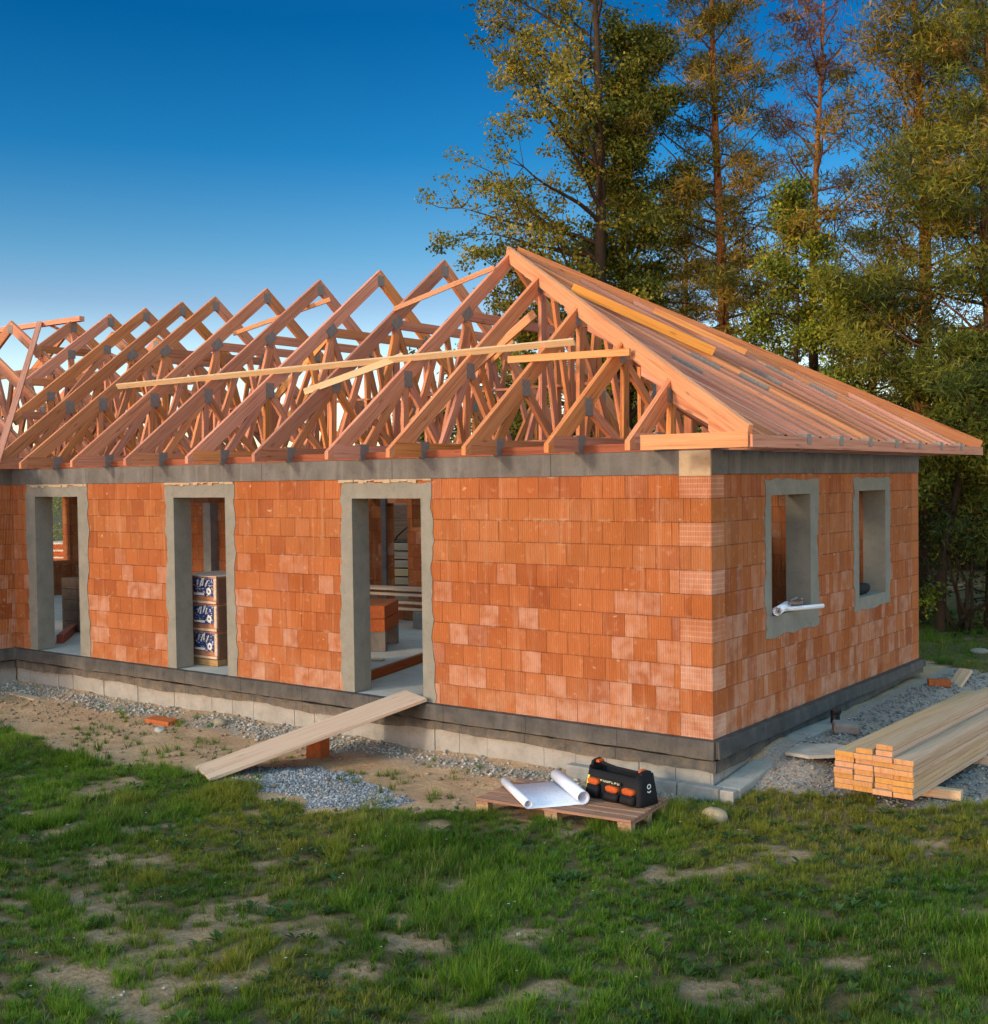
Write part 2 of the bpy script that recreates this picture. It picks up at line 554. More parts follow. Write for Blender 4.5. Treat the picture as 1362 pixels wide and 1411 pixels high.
def copy_tree(o, parent=None):
    c = o.copy()
    COL.objects.link(c)
    if parent is not None:
        c.parent = parent
    for ch in list(o.children):
        copy_tree(ch, c)
    return c


def np_mesh(name, V, F, mat, col=None, smooth=False):
    """V (n,3); F (m,k) equal-size faces; col (n,3) point colour"""
    me = bpy.data.meshes.new(name)
    V = np.asarray(V, np.float32); F = np.asarray(F, np.int32)
    m, k = F.shape
    me.vertices.add(len(V)); me.vertices.foreach_set('co', V.ravel())
    me.loops.add(m * k); me.loops.foreach_set('vertex_index', F.ravel())
    me.polygons.add(m)
    me.polygons.foreach_set('loop_start', np.arange(0, m * k, k, dtype=np.int32))
    me.polygons.foreach_set('loop_total', np.full(m, k, np.int32))
    if smooth:
        me.polygons.foreach_set('use_smooth', np.ones(m, bool))
    me.update(calc_edges=True)
    if col is not None:
        a = me.color_attributes.new('Col', 'FLOAT_COLOR', 'POINT')
        c4 = np.ones((len(V), 4), np.float32); c4[:, :3] = col
        a.data.foreach_set('color', c4.ravel())
    me.materials.append(mat)
    return me


def vnoise(x, y, seed=0):
    """smooth value noise 0..1 on arrays"""
    xi, yi = np.floor(x).astype(np.int64), np.floor(y).astype(np.int64)
    xf, yf = x - xi, y - yi
    def h(a, b):
        n = (a * 374761393 + b * 668265263 + seed * 1274126177) & 0xffffffff
        n = ((n ^ (n >> 13)) * 1274126177) & 0xffffffff
        return ((n ^ (n >> 16)) & 0xffff) / 65535.0
    u, v = xf * xf * (3 - 2 * xf), yf * yf * (3 - 2 * yf)
    return (h(xi, yi) * (1 - u) + h(xi + 1, yi) * u) * (1 - v) + (h(xi, yi + 1) * (1 - u) + h(xi + 1, yi + 1) * u) * v


def fbm(x, y, seed=0, oct=4):
    s, a, t = 0, 1, 0
    for i in range(oct):
        s = s + a * vnoise(x * 2 ** i, y * 2 ** i, seed + i * 17); t += a; a *= .5
    return s / t


def inpoly(x, y, P):
    P = np.array(P); ins = np.zeros(np.shape(x), bool)
    j = len(P) - 1
    for i in range(len(P)):
        xi, yi = P[i]; xj, yj = P[j]
        c = ((yi > y) != (yj > y)) & (x < (xj - xi) * (y - yi) / (yj - yi + 1e-12) + xi)
        ins ^= c; j = i
    return ins


def zg0(y):
    t = np.clip((np.asarray(y, float) + .6) / 2.2, 0, 1)
    return -.64 + .36 * t * t * (3 - 2 * t)


def zground(x, y):
    x = np.asarray(x, float); y = np.asarray(y, float)
    z = zg0(y)
    sm_ = lambda v, a, b: (lambda t: t * t * (3 - 2 * t))(np.clip((v - a) / (b - a), 0, 1))
    z = z - .24 * sm_(x, .55, 1.1) * sm_(y, -.2, 1.5) * (1 - sm_(y, 5.5, 8.5)) * (1 - sm_(x, 4, 7))
    n = (fbm(x * .9, y * .9, 3) - .5) * .09 + (fbm(x * 3.2, y * 3.2, 11, 3) - .5) * .05
    return z + n * np.where(y < 14, 1, 1)


EDGE = [(-16, -2.3), (-11.5, -2.15), (-9.78, -2.19), (-8.8, -2.35), (-7.73, -2.4), (-6.76, -2.44), (-5.97, -2.4), (-5.48, -2.4), (-4.84, -2.47), (-4.13, -2.58),
        (-3.51, -2.63), (-3.1, -2.61), (-2.7, -2.4), (-2.41, -2.17), (-2.1, -2.0), (-1.9, -1.75), (-1.6, -1.6), (-.76, -1.45), (-.45, -.52),
        (-.19, -.12), (.1, .0), (.46, .26), (1.0, .46), (1.9, .6), (2.6, 1.2), (2.7, 4.5), (1.6, 7.2), (-.2, 8.2), (-16, 8.4)]


def soil_mask(x, y):
    """1 on bare site ground, 0 on the lawn"""
    wob = (fbm(x * 2.3, y * 2.3, 41, 4) - .5) * .8
    m = inpoly(x + wob, y + wob, EDGE)
    return m


BARE = [(-1.63, -4.93, .55, .3), (-.69, -4.91, .6, .28), (-3.32, -4.72, .55, .2), (1.97, -4.03, .5, .16), (.78, -.60, .5, .16), (3.05, -1.78, .35, .18), (-5.4, -4.3, .45, .14),
        (-1.04, -5.95, .35, .18), (.9, -5.26, .4, .15), (-.44, -4.38, .4, .16), (1.28, -3.52, .25, .14), (-2.4, -5.5, .4, .2), (-4.2, -3.9, .3, .12), (2.6, -3.2, .3, .13), (-3.6, -3.0, .35, .12), (2.4, -.4, .4, .15)]


def bare_amt(x, y):
    b = np.zeros(np.shape(x))
    for bx, by, rx, ry in BARE:
        # ellipses lie along the picture's horizontal, i.e. along (.8,.6)
        dx, dy = x - bx, y - by
        a, c = dx * .8 + dy * .6, -dx * .6 + dy * .8
        w = .75 + 2.2 * (fbm(x * 4.5, y * 4.5, 77, 4) - .5)
        w = np.maximum(w, .15)
        b = np.maximum(b, .8 * np.clip(1.2 - ((a / rx) ** 2 + (c / (ry * 1.5)) ** 2) / w, 0, 1))
    n = fbm(x * 1.7 + 5, y * 1.7, 91, 4)
    b = b * np.clip((fbm(x * 7, y * 7, 171, 3) - .22) * 3.2, 0, 1)
    return np.clip(np.maximum(b, np.clip((n - .655 + .055 * np.clip((-y - 3.4) / 1.5, 0, 1) * np.clip((1.2 - x) / 1.5, 0, 1)) * 9, 0, 1) * .8), 0, 1)


GRAVEL = [(-5.03, -2.13), (-5.05, -1.65), (-4.63, -1.23), (-3.81, -1.22), (-3.03, -1.5), (-2.55, -1.84), (-2.65, -2.24), (-3.14, -2.48), (-3.83, -2.44), (-4.43, -2.41)]


def gravel_mask(x, y):
    wob = (fbm(x * 3, y * 3, 141, 3) - .5) * .35
    return inpoly(x + wob, y + wob, GRAVEL)


# ================================================================== the setting
def axis(parts):
    out = []
    for a, b, n in parts:
        out += list(np.linspace(a, b, n, endpoint=False))
    return np.array(sorted(set(out + [parts[-1][1]])))


gx = axis([(-900, -60, 14), (-60, -16, 40), (-16, 6, 300), (6, 40, 40), (40, 900, 14)])
gy = axis([(-300, -20, 12), (-20, -9, 20), (-9, 1, 150), (1, 14, 90), (14, 60, 40), (60, 900, 14)])
GX, GY = np.meshgrid(gx, gy)
GZ = zground(GX, GY)
soil = soil_mask(GX, GY).astype(float)
bare = bare_amt(GX, GY)
grav = gravel_mask(GX, GY).astype(float)
foot = np.clip((fbm(GX * .8, GY * .8, 29, 3) - .40) * 5 + (GX > -5.5) * .5, .1, 1) * np.clip(1 - np.abs(GY + .3 + (fbm(GX * 1.6, GY * 1.6, 5) - .5) * .5) / .32, 0, 1) * (GX < .3) * (GX > -13)
right = ((GX > .1) & (GY > -.2)).astype(float) * soil
cs = np.stack([soil, np.maximum(grav, np.maximum(foot * .9, right * .9)), bare], -1)
cs = cs.reshape(-1, 3)
V = np.stack([GX, GY, GZ], -1).reshape(-1, 3)
ny, nx = GX.shape
idx = np.arange(nx * ny).reshape(ny, nx)
F = np.stack([idx[:-1, :-1], idx[:-1, 1:], idx[1:, 1:], idx[1:, :-1]], -1).reshape(-1, 4)
k = N("site_ground")
at = k.n('ShaderNodeAttribute'); at.attribute_name = 'Col'
sc_ = k.n('ShaderNodeSeparateColor'); k.l(at.outputs['Color'], sc_.inputs[0])
p = k.pos()
nz = k.noise(p, 2.4, 6, .6)
fine = k.noise(p, 26, 5, .65)
sand = k.mix(k.rr(nz, .3, .7), (.42, .245, .13), (.53, .345, .20))
sand = k.mix(k.math('MULTIPLY', k.rr(fine, .5, .75), .5), sand, (.17, .10, .06))
sand = k.mix(k.math('MULTIPLY', k.rr(k.noise(p, 5.5, 4), .58, .72), .45), sand, (.42, .33, .24))
grv = k.mix(k.rr(k.noise(p, 45, 4, .7), .35, .65), (.15, .13, .12), (.40, .37, .34))
earth = k.mix(k.rr(nz, .3, .7), (.10, .068, .032), (.18, .12, .06))
earth = k.mix(k.math('MULTIPLY', k.rr(k.noise(p, 3.7, 4), .45, .6), .5), earth, (.05, .07, .02))
barec = k.mix(k.rr(fine, .35, .7), (.25, .155, .085), (.40, .27, .165))
c = k.mix(k.math('MULTIPLY', k.rr(sc_.outputs[2], .15, .8), k.rr(k.noise(p, 11, 5, .7), .3, .5, .25, 1)), earth, barec)
c = k.mix(sc_.outputs[0], c, sand)
c = k.mix(k.math('MULTIPLY', sc_.outputs[1], k.rr(k.noise(p, 8, 4), .3, .55, .4, 1)), c, grv)
nb = k.bump(k.noise(p, 14, 6, .7), .8, .05)
nb = k.bump(fine, .6, .02, nb)
mg = k.finish(c, .95, nb, .1)
ground = link("ground", np_mesh("ground", V, F, mg, cs, True))
tag(ground, kind='structure')


# ================================================================== the house
HB = np.array((-6.5, 3.35, -.64))
house = thing("brick_house", "unfinished orange clay block house with grey ring beam and open doorways", "house", HB)


def hpart(mb, name, mat, label=None, parent=None, bevel=0):
    o = mb.build(name, mat, parent or house, None if parent else tuple(-HB), bevel)
    if label:
        o['label'] = label
    return o


def wall_mesh(org, d, nrm_in, us, zs, holes, th):
    """a wall whose outer face starts at org and runs along d; nrm_in = inward direction; holes=[(u0,u1,z0,z1)]"""
    org, d, n = np.array(org, float), np.array(d, float), np.array(nrm_in, float)
    us = sorted(set(list(us) + [h[0] for h in holes] + [h[1] for h in holes]))
    zs = sorted(set(list(zs) + [h[2] for h in holes] + [h[3] for h in holes]))
    nu, nz_ = len(us) - 1, len(zs) - 1
    def solid(i, j):
        if i < 0 or j < 0 or i >= nu or j >= nz_: return False
        uc, zc = (us[i] + us[i + 1]) / 2, (zs[j] + zs[j + 1]) / 2
        return not any(h[0] < uc < h[1] and h[2] < zc < h[3] for h in holes)
    b = MB()
    P = lambda u, z, t: org + d * u + n * t + np.array((0, 0, z))
    flip = np.cross(d, (0, 0, 1)) @ n > 0
    def q(pts):
        b.quad(pts if not flip else pts[::-1])
    for i in range(nu):
        for j in range(nz_):
            if not solid(i, j): continue
            u0, u1, z0, z1 = us[i], us[i + 1], zs[j], zs[j + 1]
            q([P(u0, z0, 0), P(u1, z0, 0), P(u1, z1, 0), P(u0, z1, 0)])
            q([P(u1, z0, th), P(u0, z0, th), P(u0, z1, th), P(u1, z1, th)])
            if not solid(i - 1, j): q([P(u0, z0, th), P(u0, z0, 0), P(u0, z1, 0), P(u0, z1, th)])
            if not solid(i + 1, j): q([P(u1, z0, 0), P(u1, z0, th), P(u1, z1, th), P(u1, z1, 0)])
            if not solid(i, j - 1): q([P(u0, z0, th), P(u1, z0, th), P(u1, z0, 0), P(u0, z0, 0)])
            if not solid(i, j + 1): q([P(u0, z1, 0), P(u1, z1, 0), P(u1, z1, th), P(u0, z1, th)])
    return b


TH = .30
DOORS = [(-5.10, -3.91, 0.0, 2.52, .21, .17, .19), (-8.72, -7.55, 0.0, 2.54, .19, .18, .18), (-12.34, -11.11, 0.0, 2.56, .22, .25, .18)]
WINS = [(1.45, 2.60, 1.13, 2.52, .15, .23, .17, .23), (4.21, 5.25, 1.10, 2.53, .16, .18, .16, .16)]
# walls : front (y=0), right (x=0), wing (x=-13), back (y=6.7), wing front (y=-4.5), wing left (x=-21.4)
hpart(wall_mesh((-13.0, 0, 0), (1, 0, 0), (0, 1, 0), [0, 13.0], [0, 2.75], [(a + 13.0, b_ + 13.0, 0, h) for a, b_, _, h, *_ in DOORS], TH), "brick_wall", M['brick_front'])
hpart(wall_mesh((0, TH, 0), (0, 1, 0), (-1, 0, 0), [0, 6.7 - 2 * TH], [0, 2.75], [(a - TH, b_ - TH, z0, z1) for a, b_, z0, z1, *_ in WINS], TH), "brick_wall", M['brick_side'])
fr = MB()   # the corner return that shows on the gable side
hpart(wall_mesh((-13.0, -4.5, 0), (0, 1, 0), (-1, 0, 0), [0, 4.8], [0, 2.75], [], TH), "brick_wall", M['brick_side'])
hpart(wall_mesh((-21.4, -4.5, 0), (1, 0, 0), (0, 1, 0), [0, 8.1], [0, 2.75], [(3, 4.6, .9, 2.5)], TH), "brick_wall", M['brick_back'])
hpart(wall_mesh((-21.4, -4.2, 0), (0, 1, 0), (1, 0, 0), [0, 10.6], [0, 2.75], [(2, 3.3, .9, 2.5), (6.5, 7.7, .9, 2.5), (10.08, 10.55, .85, 2.5)], TH), "brick_wall", M['brick_int'])
hpart(wall_mesh((-21.4, 6.4, 0), (1, 0, 0), (0, 1, 0), [0, 21.4], [0, 2.75],
                [(.36, 1.9, .85, 2.5), (6.0, 7.4, .9, 2.75), (11.0, 11.62, .36, 2.3), (11.74, 14.6, 1.83, 2.75), (17.5, 18.9, .9, 2.5)], TH), "brick_wall", M['brick_back'])


def rough_surround(axis_x, a, b_, z0, z1, l, r_, top, bot, inward):
    """mortar-faced frame round an opening, its outer edge smeared unevenly; jamb lining through the wall"""
    m = MB()
    rr = random.Random(int(a * 100))
    def P(u, z, t):
        return (u, t, z) if axis_x else (-t, u, z)
    steps_z = [z0 - bot + (z1 + top - (z0 - bot)) * i / 34 for i in range(35)]
    jl, jr = [0.0], [0.0]
    for i in range(35):
        jl.append(jl[-1] * .72 + rr.uniform(-.026, .026)); jr.append(jr[-1] * .72 + rr.uniform(-.026, .026))
    L_, Rr, T_, B_ = [], [], [], []
    for i, z in enumerate(steps_z):
        L_.append((a - l + jl[i] + rr.uniform(-.010, .010), z))
        Rr.append((b_ + r_ + jr[i] + rr.uniform(-.010, .010), z))
    nt = 10
    for i in range(nt + 1):
        u = a - l + (b_ + r_ - a + l) * i / nt
        T_.append((u, z1 + top + rr.uniform(-.02, .02)))
        B_.append((u, z0 - bot + rr.uniform(-.02, .02)))
    T_[0], T_[-1], B_[0], B_[-1] = L_[-1], Rr[-1], L_[0], Rr[0]
    fo = -.009
    def quad(p1, p2, p3, p4, t=fo):
        pts = [P(*p1, t), P(*p2, t), P(*p3, t), P(*p4, t)]
        m.quad(pts)
    def lip(p1, p2):
        m.quad([P(*p1, fo), P(*p2, fo), P(*p2, .002), P(*p1, .002)])
    zi = lambda z: min(max(z, z0), z1)
    for i in range(len(steps_z) - 1):
        (u0, za), (u1, zb) = L_[i], L_[i + 1]
        quad((u0, za), (a, zi(za)), (a, zi(zb)), (u1, zb)); lip((u0, za), (u1, zb))
        (u0, za), (u1, zb) = Rr[i], Rr[i + 1]
        quad((b_, zi(za)), (u0, za), (u1, zb), (b_, zi(zb))); lip((u0, za), (u1, zb))
    ui = lambda u: min(max(u, a), b_)
    for i in range(nt):
        (u0, za), (u1, zb) = T_[i], T_[i + 1]
        quad((ui(u0), z1), (ui(u1), z1), (u1, zb), (u0, za), fo); lip((u0, za), (u1, zb))
        if bot > 0:
            (u0, za), (u1, zb) = B_[i], B_[i + 1]
            quad((u0, za), (u1, zb), (ui(u1), z0), (ui(u0), z0), fo); lip((u0, za), (u1, zb))
    # lining boards of the reveal, 12 mm thick
    e = .012
    D = TH + .004
    def bx(u0, u1, zz0, zz1):
        pts = [(u0, fo - .001), (u1, fo - .001), (u1, D), (u0, D)]
        lo = [P(u, zz0, t) for u, t in pts]; hi = [P(u, zz1, t) for u, t in pts]
        for i in range(4):
            j = (i + 1) % 4
            m.quad([lo[i], lo[j], hi[j], hi[i]])
        m.quad(hi); m.quad(lo[::-1])
    bx(a, a + e, z0, z1 - e); bx(b_ - e, b_, z0, z1 - e); bx(a, b_, z1 - e, z1)
    if bot > 0:
        bx(a + e, b_ - e, z0, z0 + e)
    return m


for a, b_, z0, z1, l, r_, t in DOORS:
    hpart(rough_surround(True, a, b_, z0 + .004, z1, l, r_, t, 0, None), "door_surround", M['surround'])
    m = MB()  # crumbly mortar bed over the lintel
    rr = random.Random(int(a * 7))
    u = a - l
    while u < b_ + r_ - .05:
        w = rr.uniform(.05, .16)
        h = rr.uniform(.01, .05)
        zt = 2.748
        m.beam((u, -.012, zt - h / 2), (min(u + w, b_ + r_), -.012, zt - h / 2 + rr.uniform(-.004, .004)), rr.uniform(.016, .03), h)
        u += w * rr.uniform(.9, 1.1)
    o = hpart(m, "mortar_bed", M['mortar']); o['kind'] = 'stuff'
for a, b_, z0, z1, l, r_, t, bo in WINS:
    hpart(rough_surround(False, a, b_, z0, z1, l, r_, t, bo, None), "window_surround", M['surround'])

# ring beam
m = MB(); m.box((-12.998, -.012, 2.752), (-.36, .30, 3.0)); hpart(m, "ring_beam", M['ring'])
m = MB(); m.box((-.357, -.016, 2.735), (.004, .01, 3.0)); hpart(m, "mortar_patch", M['mortar'])
m = MB(); m.box((-.357, .012, 2.752), (.012, .30, 3.0)); m.box((-.30, .302, 2.752), (.012, 6.7, 3.0), 1); hpart(m, "ring_beam", M['ring'])
m = MB(); m.box((-13.3, -4.5, 2.752), (-13.002, .30, 3.0), 1); hpart(m, "ring_beam", M['ring'])
m = MB(); m.box((-21.4, 6.4, 2.752), (-.302, 6.7, 3.0)); hpart(m, "ring_beam", M['ring'])
m = MB(); m.box((-21.4, -4.5, 2.752), (-21.1, 6.398, 3.0), 1); hpart(m, "ring_beam", M['ring'])
# beam joints: thin seams of mortar
# wall plates
m = MB(); m.beam((-13.2, .12, 3.05), (.0, .12, 3.05), .14, .09); hpart(m, "wall_plate", M['redwood'])
m = MB(); m.beam((-21.3, 6.55, 3.05), (.0, 6.55, 3.05), .14, .09); hpart(m, "wall_plate", M['redwood'])
m = MB(); m.beam((-.12, .2, 3.05), (-.12, 6.47, 3.05), .14, .09); hpart(m, "wall_plate", M['redwood'])
m = MB(); m.beam((-13.12, -4.4, 3.05), (-13.12, .04, 3.05), .14, .09); hpart(m, "wall_plate", M['redwood'])


# plinth: two lapped dark bands with a wavy torn lower edge
def band(p0, p1, nrm, z0, z1, out, wob, seed, endk=1.0):
    p0, p1, nrm = np.array(p0, float), np.array(p1, float), np.array(nrm, float)
    n = max(4, int(np.linalg.norm(p1 - p0) / .12))
    rr = random.Random(seed)
    ph = rr.uniform(0, 9)
    b = MB()
    rings = []
    for i in range(n + 1):
        q = p0 + (p1 - p0) * i / n
        t = i * .12
        lo = z0 + wob * (math.sin(t * 1.7 + ph) * .5 + math.sin(t * 4.1 + ph * 2) * .3 + rr.uniform(-.35, .35))
        hi = z1 + .25 * wob * rr.uniform(-1, 1)
        kz = 1 + (endk - 1) * i / n
        lo *= kz; hi = hi * kz if z1 < -.05 else hi
        o = out + .006 * math.sin(t * 2.3 + ph)
        rings.append([q + (0, 0, lo), q + nrm * o + (0, 0, lo), q + nrm * (o * .92) + (0, 0, hi), q + (0, 0, hi)])
    for i in range(n):
        A, B = rings[i], rings[i + 1]
        for kx in range(3):
            b.quad([A[kx], B[kx], B[kx + 1], A[kx + 1]])
        b.quad([A[3], B[3], B[0], A[0]])
    b.quad(rings[0]); b.quad(rings[-1][::-1])
    return b


for p0, p1, nr, sd_ in [((-13.0, 0, 0), (.05, 0, 0), (0, -1, 0), 1), ((0, -.05, 0), (0, 6.75, 0), (1, 0, 0), 2), ((-13, -4.55, 0), (-13, -.06, 0), (1, 0, 0), 3)]:
    n3 = np.array(nr, float)
    e0, e1 = np.array(p0, float), np.array(p1, float)
    hpart(band(e0 - n3 * .02, e1 - n3 * .02, nr, -.185, -.002, .115, .010, sd_, .62 if sd_ == 2 else 1.0), "plinth_band", M['bitumen'])
    hpart(band(e0 - n3 * .03, e1 - n3 * .03, nr, -.33, -.212, .075, .03, sd_ + 10, .62 if sd_ == 2 else 1.0), "plinth_band", M['bitumen'])


# foundation blocks below the bands: one wall of blocks with open joints
def block_course(p0, p1, nrm, z0, z1, L, seed, deep=.25, gap=.006):
    rr = random.Random(seed)
    p0, p1, nrm = np.array(p0, float), np.array(p1, float), np.array(nrm, float)
    tot = np.linalg.norm(p1 - p0); d = (p1 - p0) / tot
    b = MB(); u = 0
    while u < tot - .02:
        w = min(L * rr.uniform(.9, 1.08), tot - u)
        o = rr.uniform(-.008, .008)
        zz = z1 + rr.uniform(-.006, .006)
        a = p0 + d * (u + gap / 2) - nrm * (deep / 2 - o); c2 = p0 + d * (u + w - gap / 2) - nrm * (deep / 2 - o)
        b.beam(a + (0, 0, (z0 + zz) / 2), c2 + (0, 0, (z0 + zz) / 2), deep, zz - z0)
        u += w
    return b


hpart(block_course((-13, .0, 0), (.0, .0, 0), (0, -1, 0), -.95, -.30, .42, 4), "foundation_blocks", M['foot'])
hpart(block_course((0.0, .26, 0), (.0, 6.7, 0), (1, 0, 0), -.95, -.30, .5, 5), "foundation_blocks", M['foot'])
hpart(block_course((-13, -4.5, 0), (-13, -.01, 0), (1, 0, 0), -.95, -.30, .42, 6), "foundation_blocks", M['foot'])
# concrete footing ledge stepping out at the near corner
hpart(block_course((-1.75, -.14, 0), (.30, -.14, 0), (0, -1, 0), -.95, -.46, .5, 7, .13, .012), "footing_ledge", M['foot'], bevel=.012)
m = MB(); m.beam((.17, -.004, -.69), (.17, 1.9, -.475), .28, .46); m.beam((.17, 1.9, -.475), (.17, 6.7, -.585), .28, .46); hpart(m, "footing_ledge", M['foot'], bevel=.02)
# floor
m = MB(); m.box((-21.3, .02, -.2), (-.02, 6.65, -.004)); hpart(m, "floor_slab", M['slab'])
m = MB(); m.box((-21.3, -4.48, -.2), (-13.02, .018, -.004)); hpart(m, "floor_slab", M['slab'])
# inner partitions and columns
hpart(wall_mesh((-11.0, 4.0, 0), (-1, 0, 0), (0, 1, 0), [0, 4.6], [0, 2.75], [(1.85, 4.6, 2.0, 2.75)], .18), "partition_wall", M['brick_back'])
hpart(wall_mesh((-10.6, .32, 0), (0, 1, 0), (-1, 0, 0), [0, 6.06], [0, 2.6], [(.5, 6.06, 0, 2.4)], .15), "partition_wall", M['brick_int'])
hpart(wall_mesh((-3.2, .32, 0), (0, 1, 0), (-1, 0, 0), [0, 6.06], [0, 2.6], [(3.5, 4.6, 0, 2.2)], .18), "partition_wall", M['brick_int'])
for x, y in ((-12.66, 3.93), (-14.2, 3.93)):
    m = MB(); m.box((x - .11, y - .11, -.003), (x + .11, y + .06, 2.99), 2); hpart(m, "concrete_column", M['greyblock'])
m = MB(); m.box((-10.43, 6.34, .34), (-10.30, 6.39, 2.4), 2); hpart(m, "window_post", M['ring'])

# ================================================================== roof trusses
HALF, EZ, RZ = 3.95, 3.1, 6.18
YC = 3.35
TW = .06
SL = (RZ - EZ) / HALF
CH = .19          # chord depth


def mem(name, p1, p2, d, parent, mat='truss', w=TW, cut1=0, cut2=0):
    m = MB()
    # truss plane = local Y-Z
    m.beam(p1, p2, w, d, up=(0, 0, 1) if abs(p2[1] - p1[1]) > 1e-3 else (0, 1, 0), cut1=cut1, cut2=cut2)
    return m.build(name, M[mat], parent)


def chord(s_, y0, parent, lim=3.005, w=TW):
    """sloping top chord of one side, from its plumb-cut foot up to half-width y0"""
    H = HALF + .02
    dv = CH / math.cos(ANG)
    yb_ = HALF - (lim + dv - EZ) / SL
    poly = [(-H, lim), (-yb_, lim), (-y0 - .001, top_z(y0) - dv), (-y0 - .001, top_z(y0)), (-H, top_z(HALF))]
    if s_ > 0:
        poly = [(-a, b) for a, b in poly][::-1]
    m = MB()
    m.prism(poly, w, 0, (-s_ * 1.0, SL))
    return m.build("top_chord", M['truss'], parent)


def plate(y, z, parent, sy=.2, sz=.2, rot=0.0, w=.072):
    m = MB()
    c, s = math.cos(rot), math.sin(rot)
    m.beam((0, y - c * sy / 2, z - s * sy / 2), (0, y + c * sy / 2, z + s * sy / 2), w, sz)
    return m.build("connector_plate", M['plate'], parent)


ANG = math.atan(SL)
DV = CH / math.cos(ANG) / 2     # vertical half-depth of a sloping chord


def top_z(y):
    return EZ + (HALF - abs(y)) * SL


def full_truss(label, extra=False):
    t = thing("roof_truss", label, "roof truss", (0, YC, 0))
    zc = lambda y: top_z(y) - DV
    for s in (-1, 1):
        chord(s, 0.0, t)
    zb = 3.10
    mem("bottom_chord", (0, -HALF + .08, zb), (0, HALF - .08, zb), .17, t, w=.062)
    ya, yb = 1.15, 2.45
    za, zb2 = zc(ya), zc(yb)
    mem("collar_tie", (0, -ya - .05, za - .1), (0, ya + .05, za - .1), .14, t, w=.056)
    for s in (-1, 1):
        mem("web", (0, s * ya, za - .12), (0, s * (ya + .02), zb + .05), .12, t, w=.054)
        mem("web", (0, s * yb, zb2 - .05), (0, s * 3.25, zb + .06), .11, t, w=.056)
        mem("web", (0, s * yb, zb2 - .05), (0, s * 1.75, zb + .06), .11, t, w=.056)
        mem("web", (0, s * ya, za - .25), (0, s * 1.72, zb + .06), .11, t, w=.058)
        mem("web", (0, s * (ya - .04), za - .2), (0, s * .25, zb + .06), .11, t, w=.05)
        mem("web", (0, s * (ya + .45), zc(ya + .45) - .05), (0, s * (ya + .1), zb + .06), .09, t, w=.044)
        mem("web", (0, s * 3.15, zc(3.15) - .04), (0, s * 2.75, zb + .06), .09, t, w=.046)
        mem("web", (0, s * (yb + .03), zb2 - .08), (0, s * (yb + .06), zb + .05), .1, t, w=.052)
        mem("web", (0, s * 1.8, zc(1.8) - .05), (0, s * (yb - .05), zb + .06), .1, t, w=.048)
        plate(s * ya, za - .08, t, .22, .15, -s * ANG)
        plate(s * yb, zb2 - .065, t, .16, .22, 0)
        plate(s * 1.75, zb, t, .24, .12)
        plate(s * 3.32, zb, t, .15, .20)
    plate(0, zc(0) - .06, t, .15, .17)
    return t


def hip_truss(label, xw):
    """flat-topped truss under the hip: cut where the slope meets the hip line"""
    t = thing("hip_truss", label, "hip truss", (0, YC, 0))
    f = (0.7 - xw) / 5.62
    yk = HALF * (1 - f)          # half width of the flat top
    zc = lambda y: top_z(y) - DV
    zb = 3.10
    for s in (-1, 1):
        chord(s, yk, t)
        plate(s * (yk + .1), zc(yk) - .10, t, .12, .16)
        if f > .35:
            ym = HALF - (HALF - yk) * .48
            mem("web", (0, s * ym, zc(ym) - .05), (0, s * (ym + .55), zb + .06), .11, t, w=.056)
            mem("web", (0, s * ym, zc(ym) - .05), (0, s * (ym - .65), zb + .06), .11, t, w=.056)
            plate(s * ym, zc(ym) - .065, t, .16, .2)
        mem("web", (0, s * yk, zc(yk) - .1), (0, s * (yk + .03), zb + .05), .12, t, w=.054)
        mem("web", (0, s * (yk + .02), zc(yk) - .15), (0, s * (yk * .5), zb + .06), .11, t, w=.05)
        plate(s * 3.32, zb, t, .15, .20)
    zt = zc(yk) - .12
    mem("flat_chord", (0, -yk, zt), (0, yk, zt), .14, t, w=.057)
    for y in np.linspace(-yk * .6, yk * .6, 3):
        mem("web", (0, y, zt - .06), (0, y + (.5 if y < 0 else -.5 if y > 0 else .0), zb + .05), .1, t, w=.052)
    mem("bottom_chord", (0, -HALF + .08, zb), (0, HALF - .08, zb), .17, t, w=.062)
    return t


ORD = ['first', 'second', 'third', 'fourth', 'fifth', 'sixth', 'seventh', 'eighth', 'ninth', 'tenth', 'eleventh', 'twelfth']
proto = full_truss("tall salmon timber roof truss directly under the hip peak")
G1 = "triangular roof trusses standing along the ridge"
proto['group'] = G1
XS = [-4.92, -6.26, -7.62, -9.01, -10.34, -11.73, -12.69]
for i, x in enumerate(XS):
    t = proto if i == 0 else copy_tree(proto)
    t.location = (x, YC, 0)
    if i:
        t['label'] = f"triangular timber roof truss, {ORD[i]} peak counting left from the hip peak"
HX = [-3.90, -2.75, -1.62, -.62]
for i, x in enumerate(HX):
    t = hip_truss(["tallest flat-topped timber truss, next right of the hip peak", "flat-topped timber truss, second right of the hip peak",
                   "low flat-topped timber truss, third right of the hip peak", "lowest flat-topped timber truss, nearest the house corner"][i], x)
    t.location = (x, YC, 0)
    t['group'] = "flat-topped trusses under the hip"

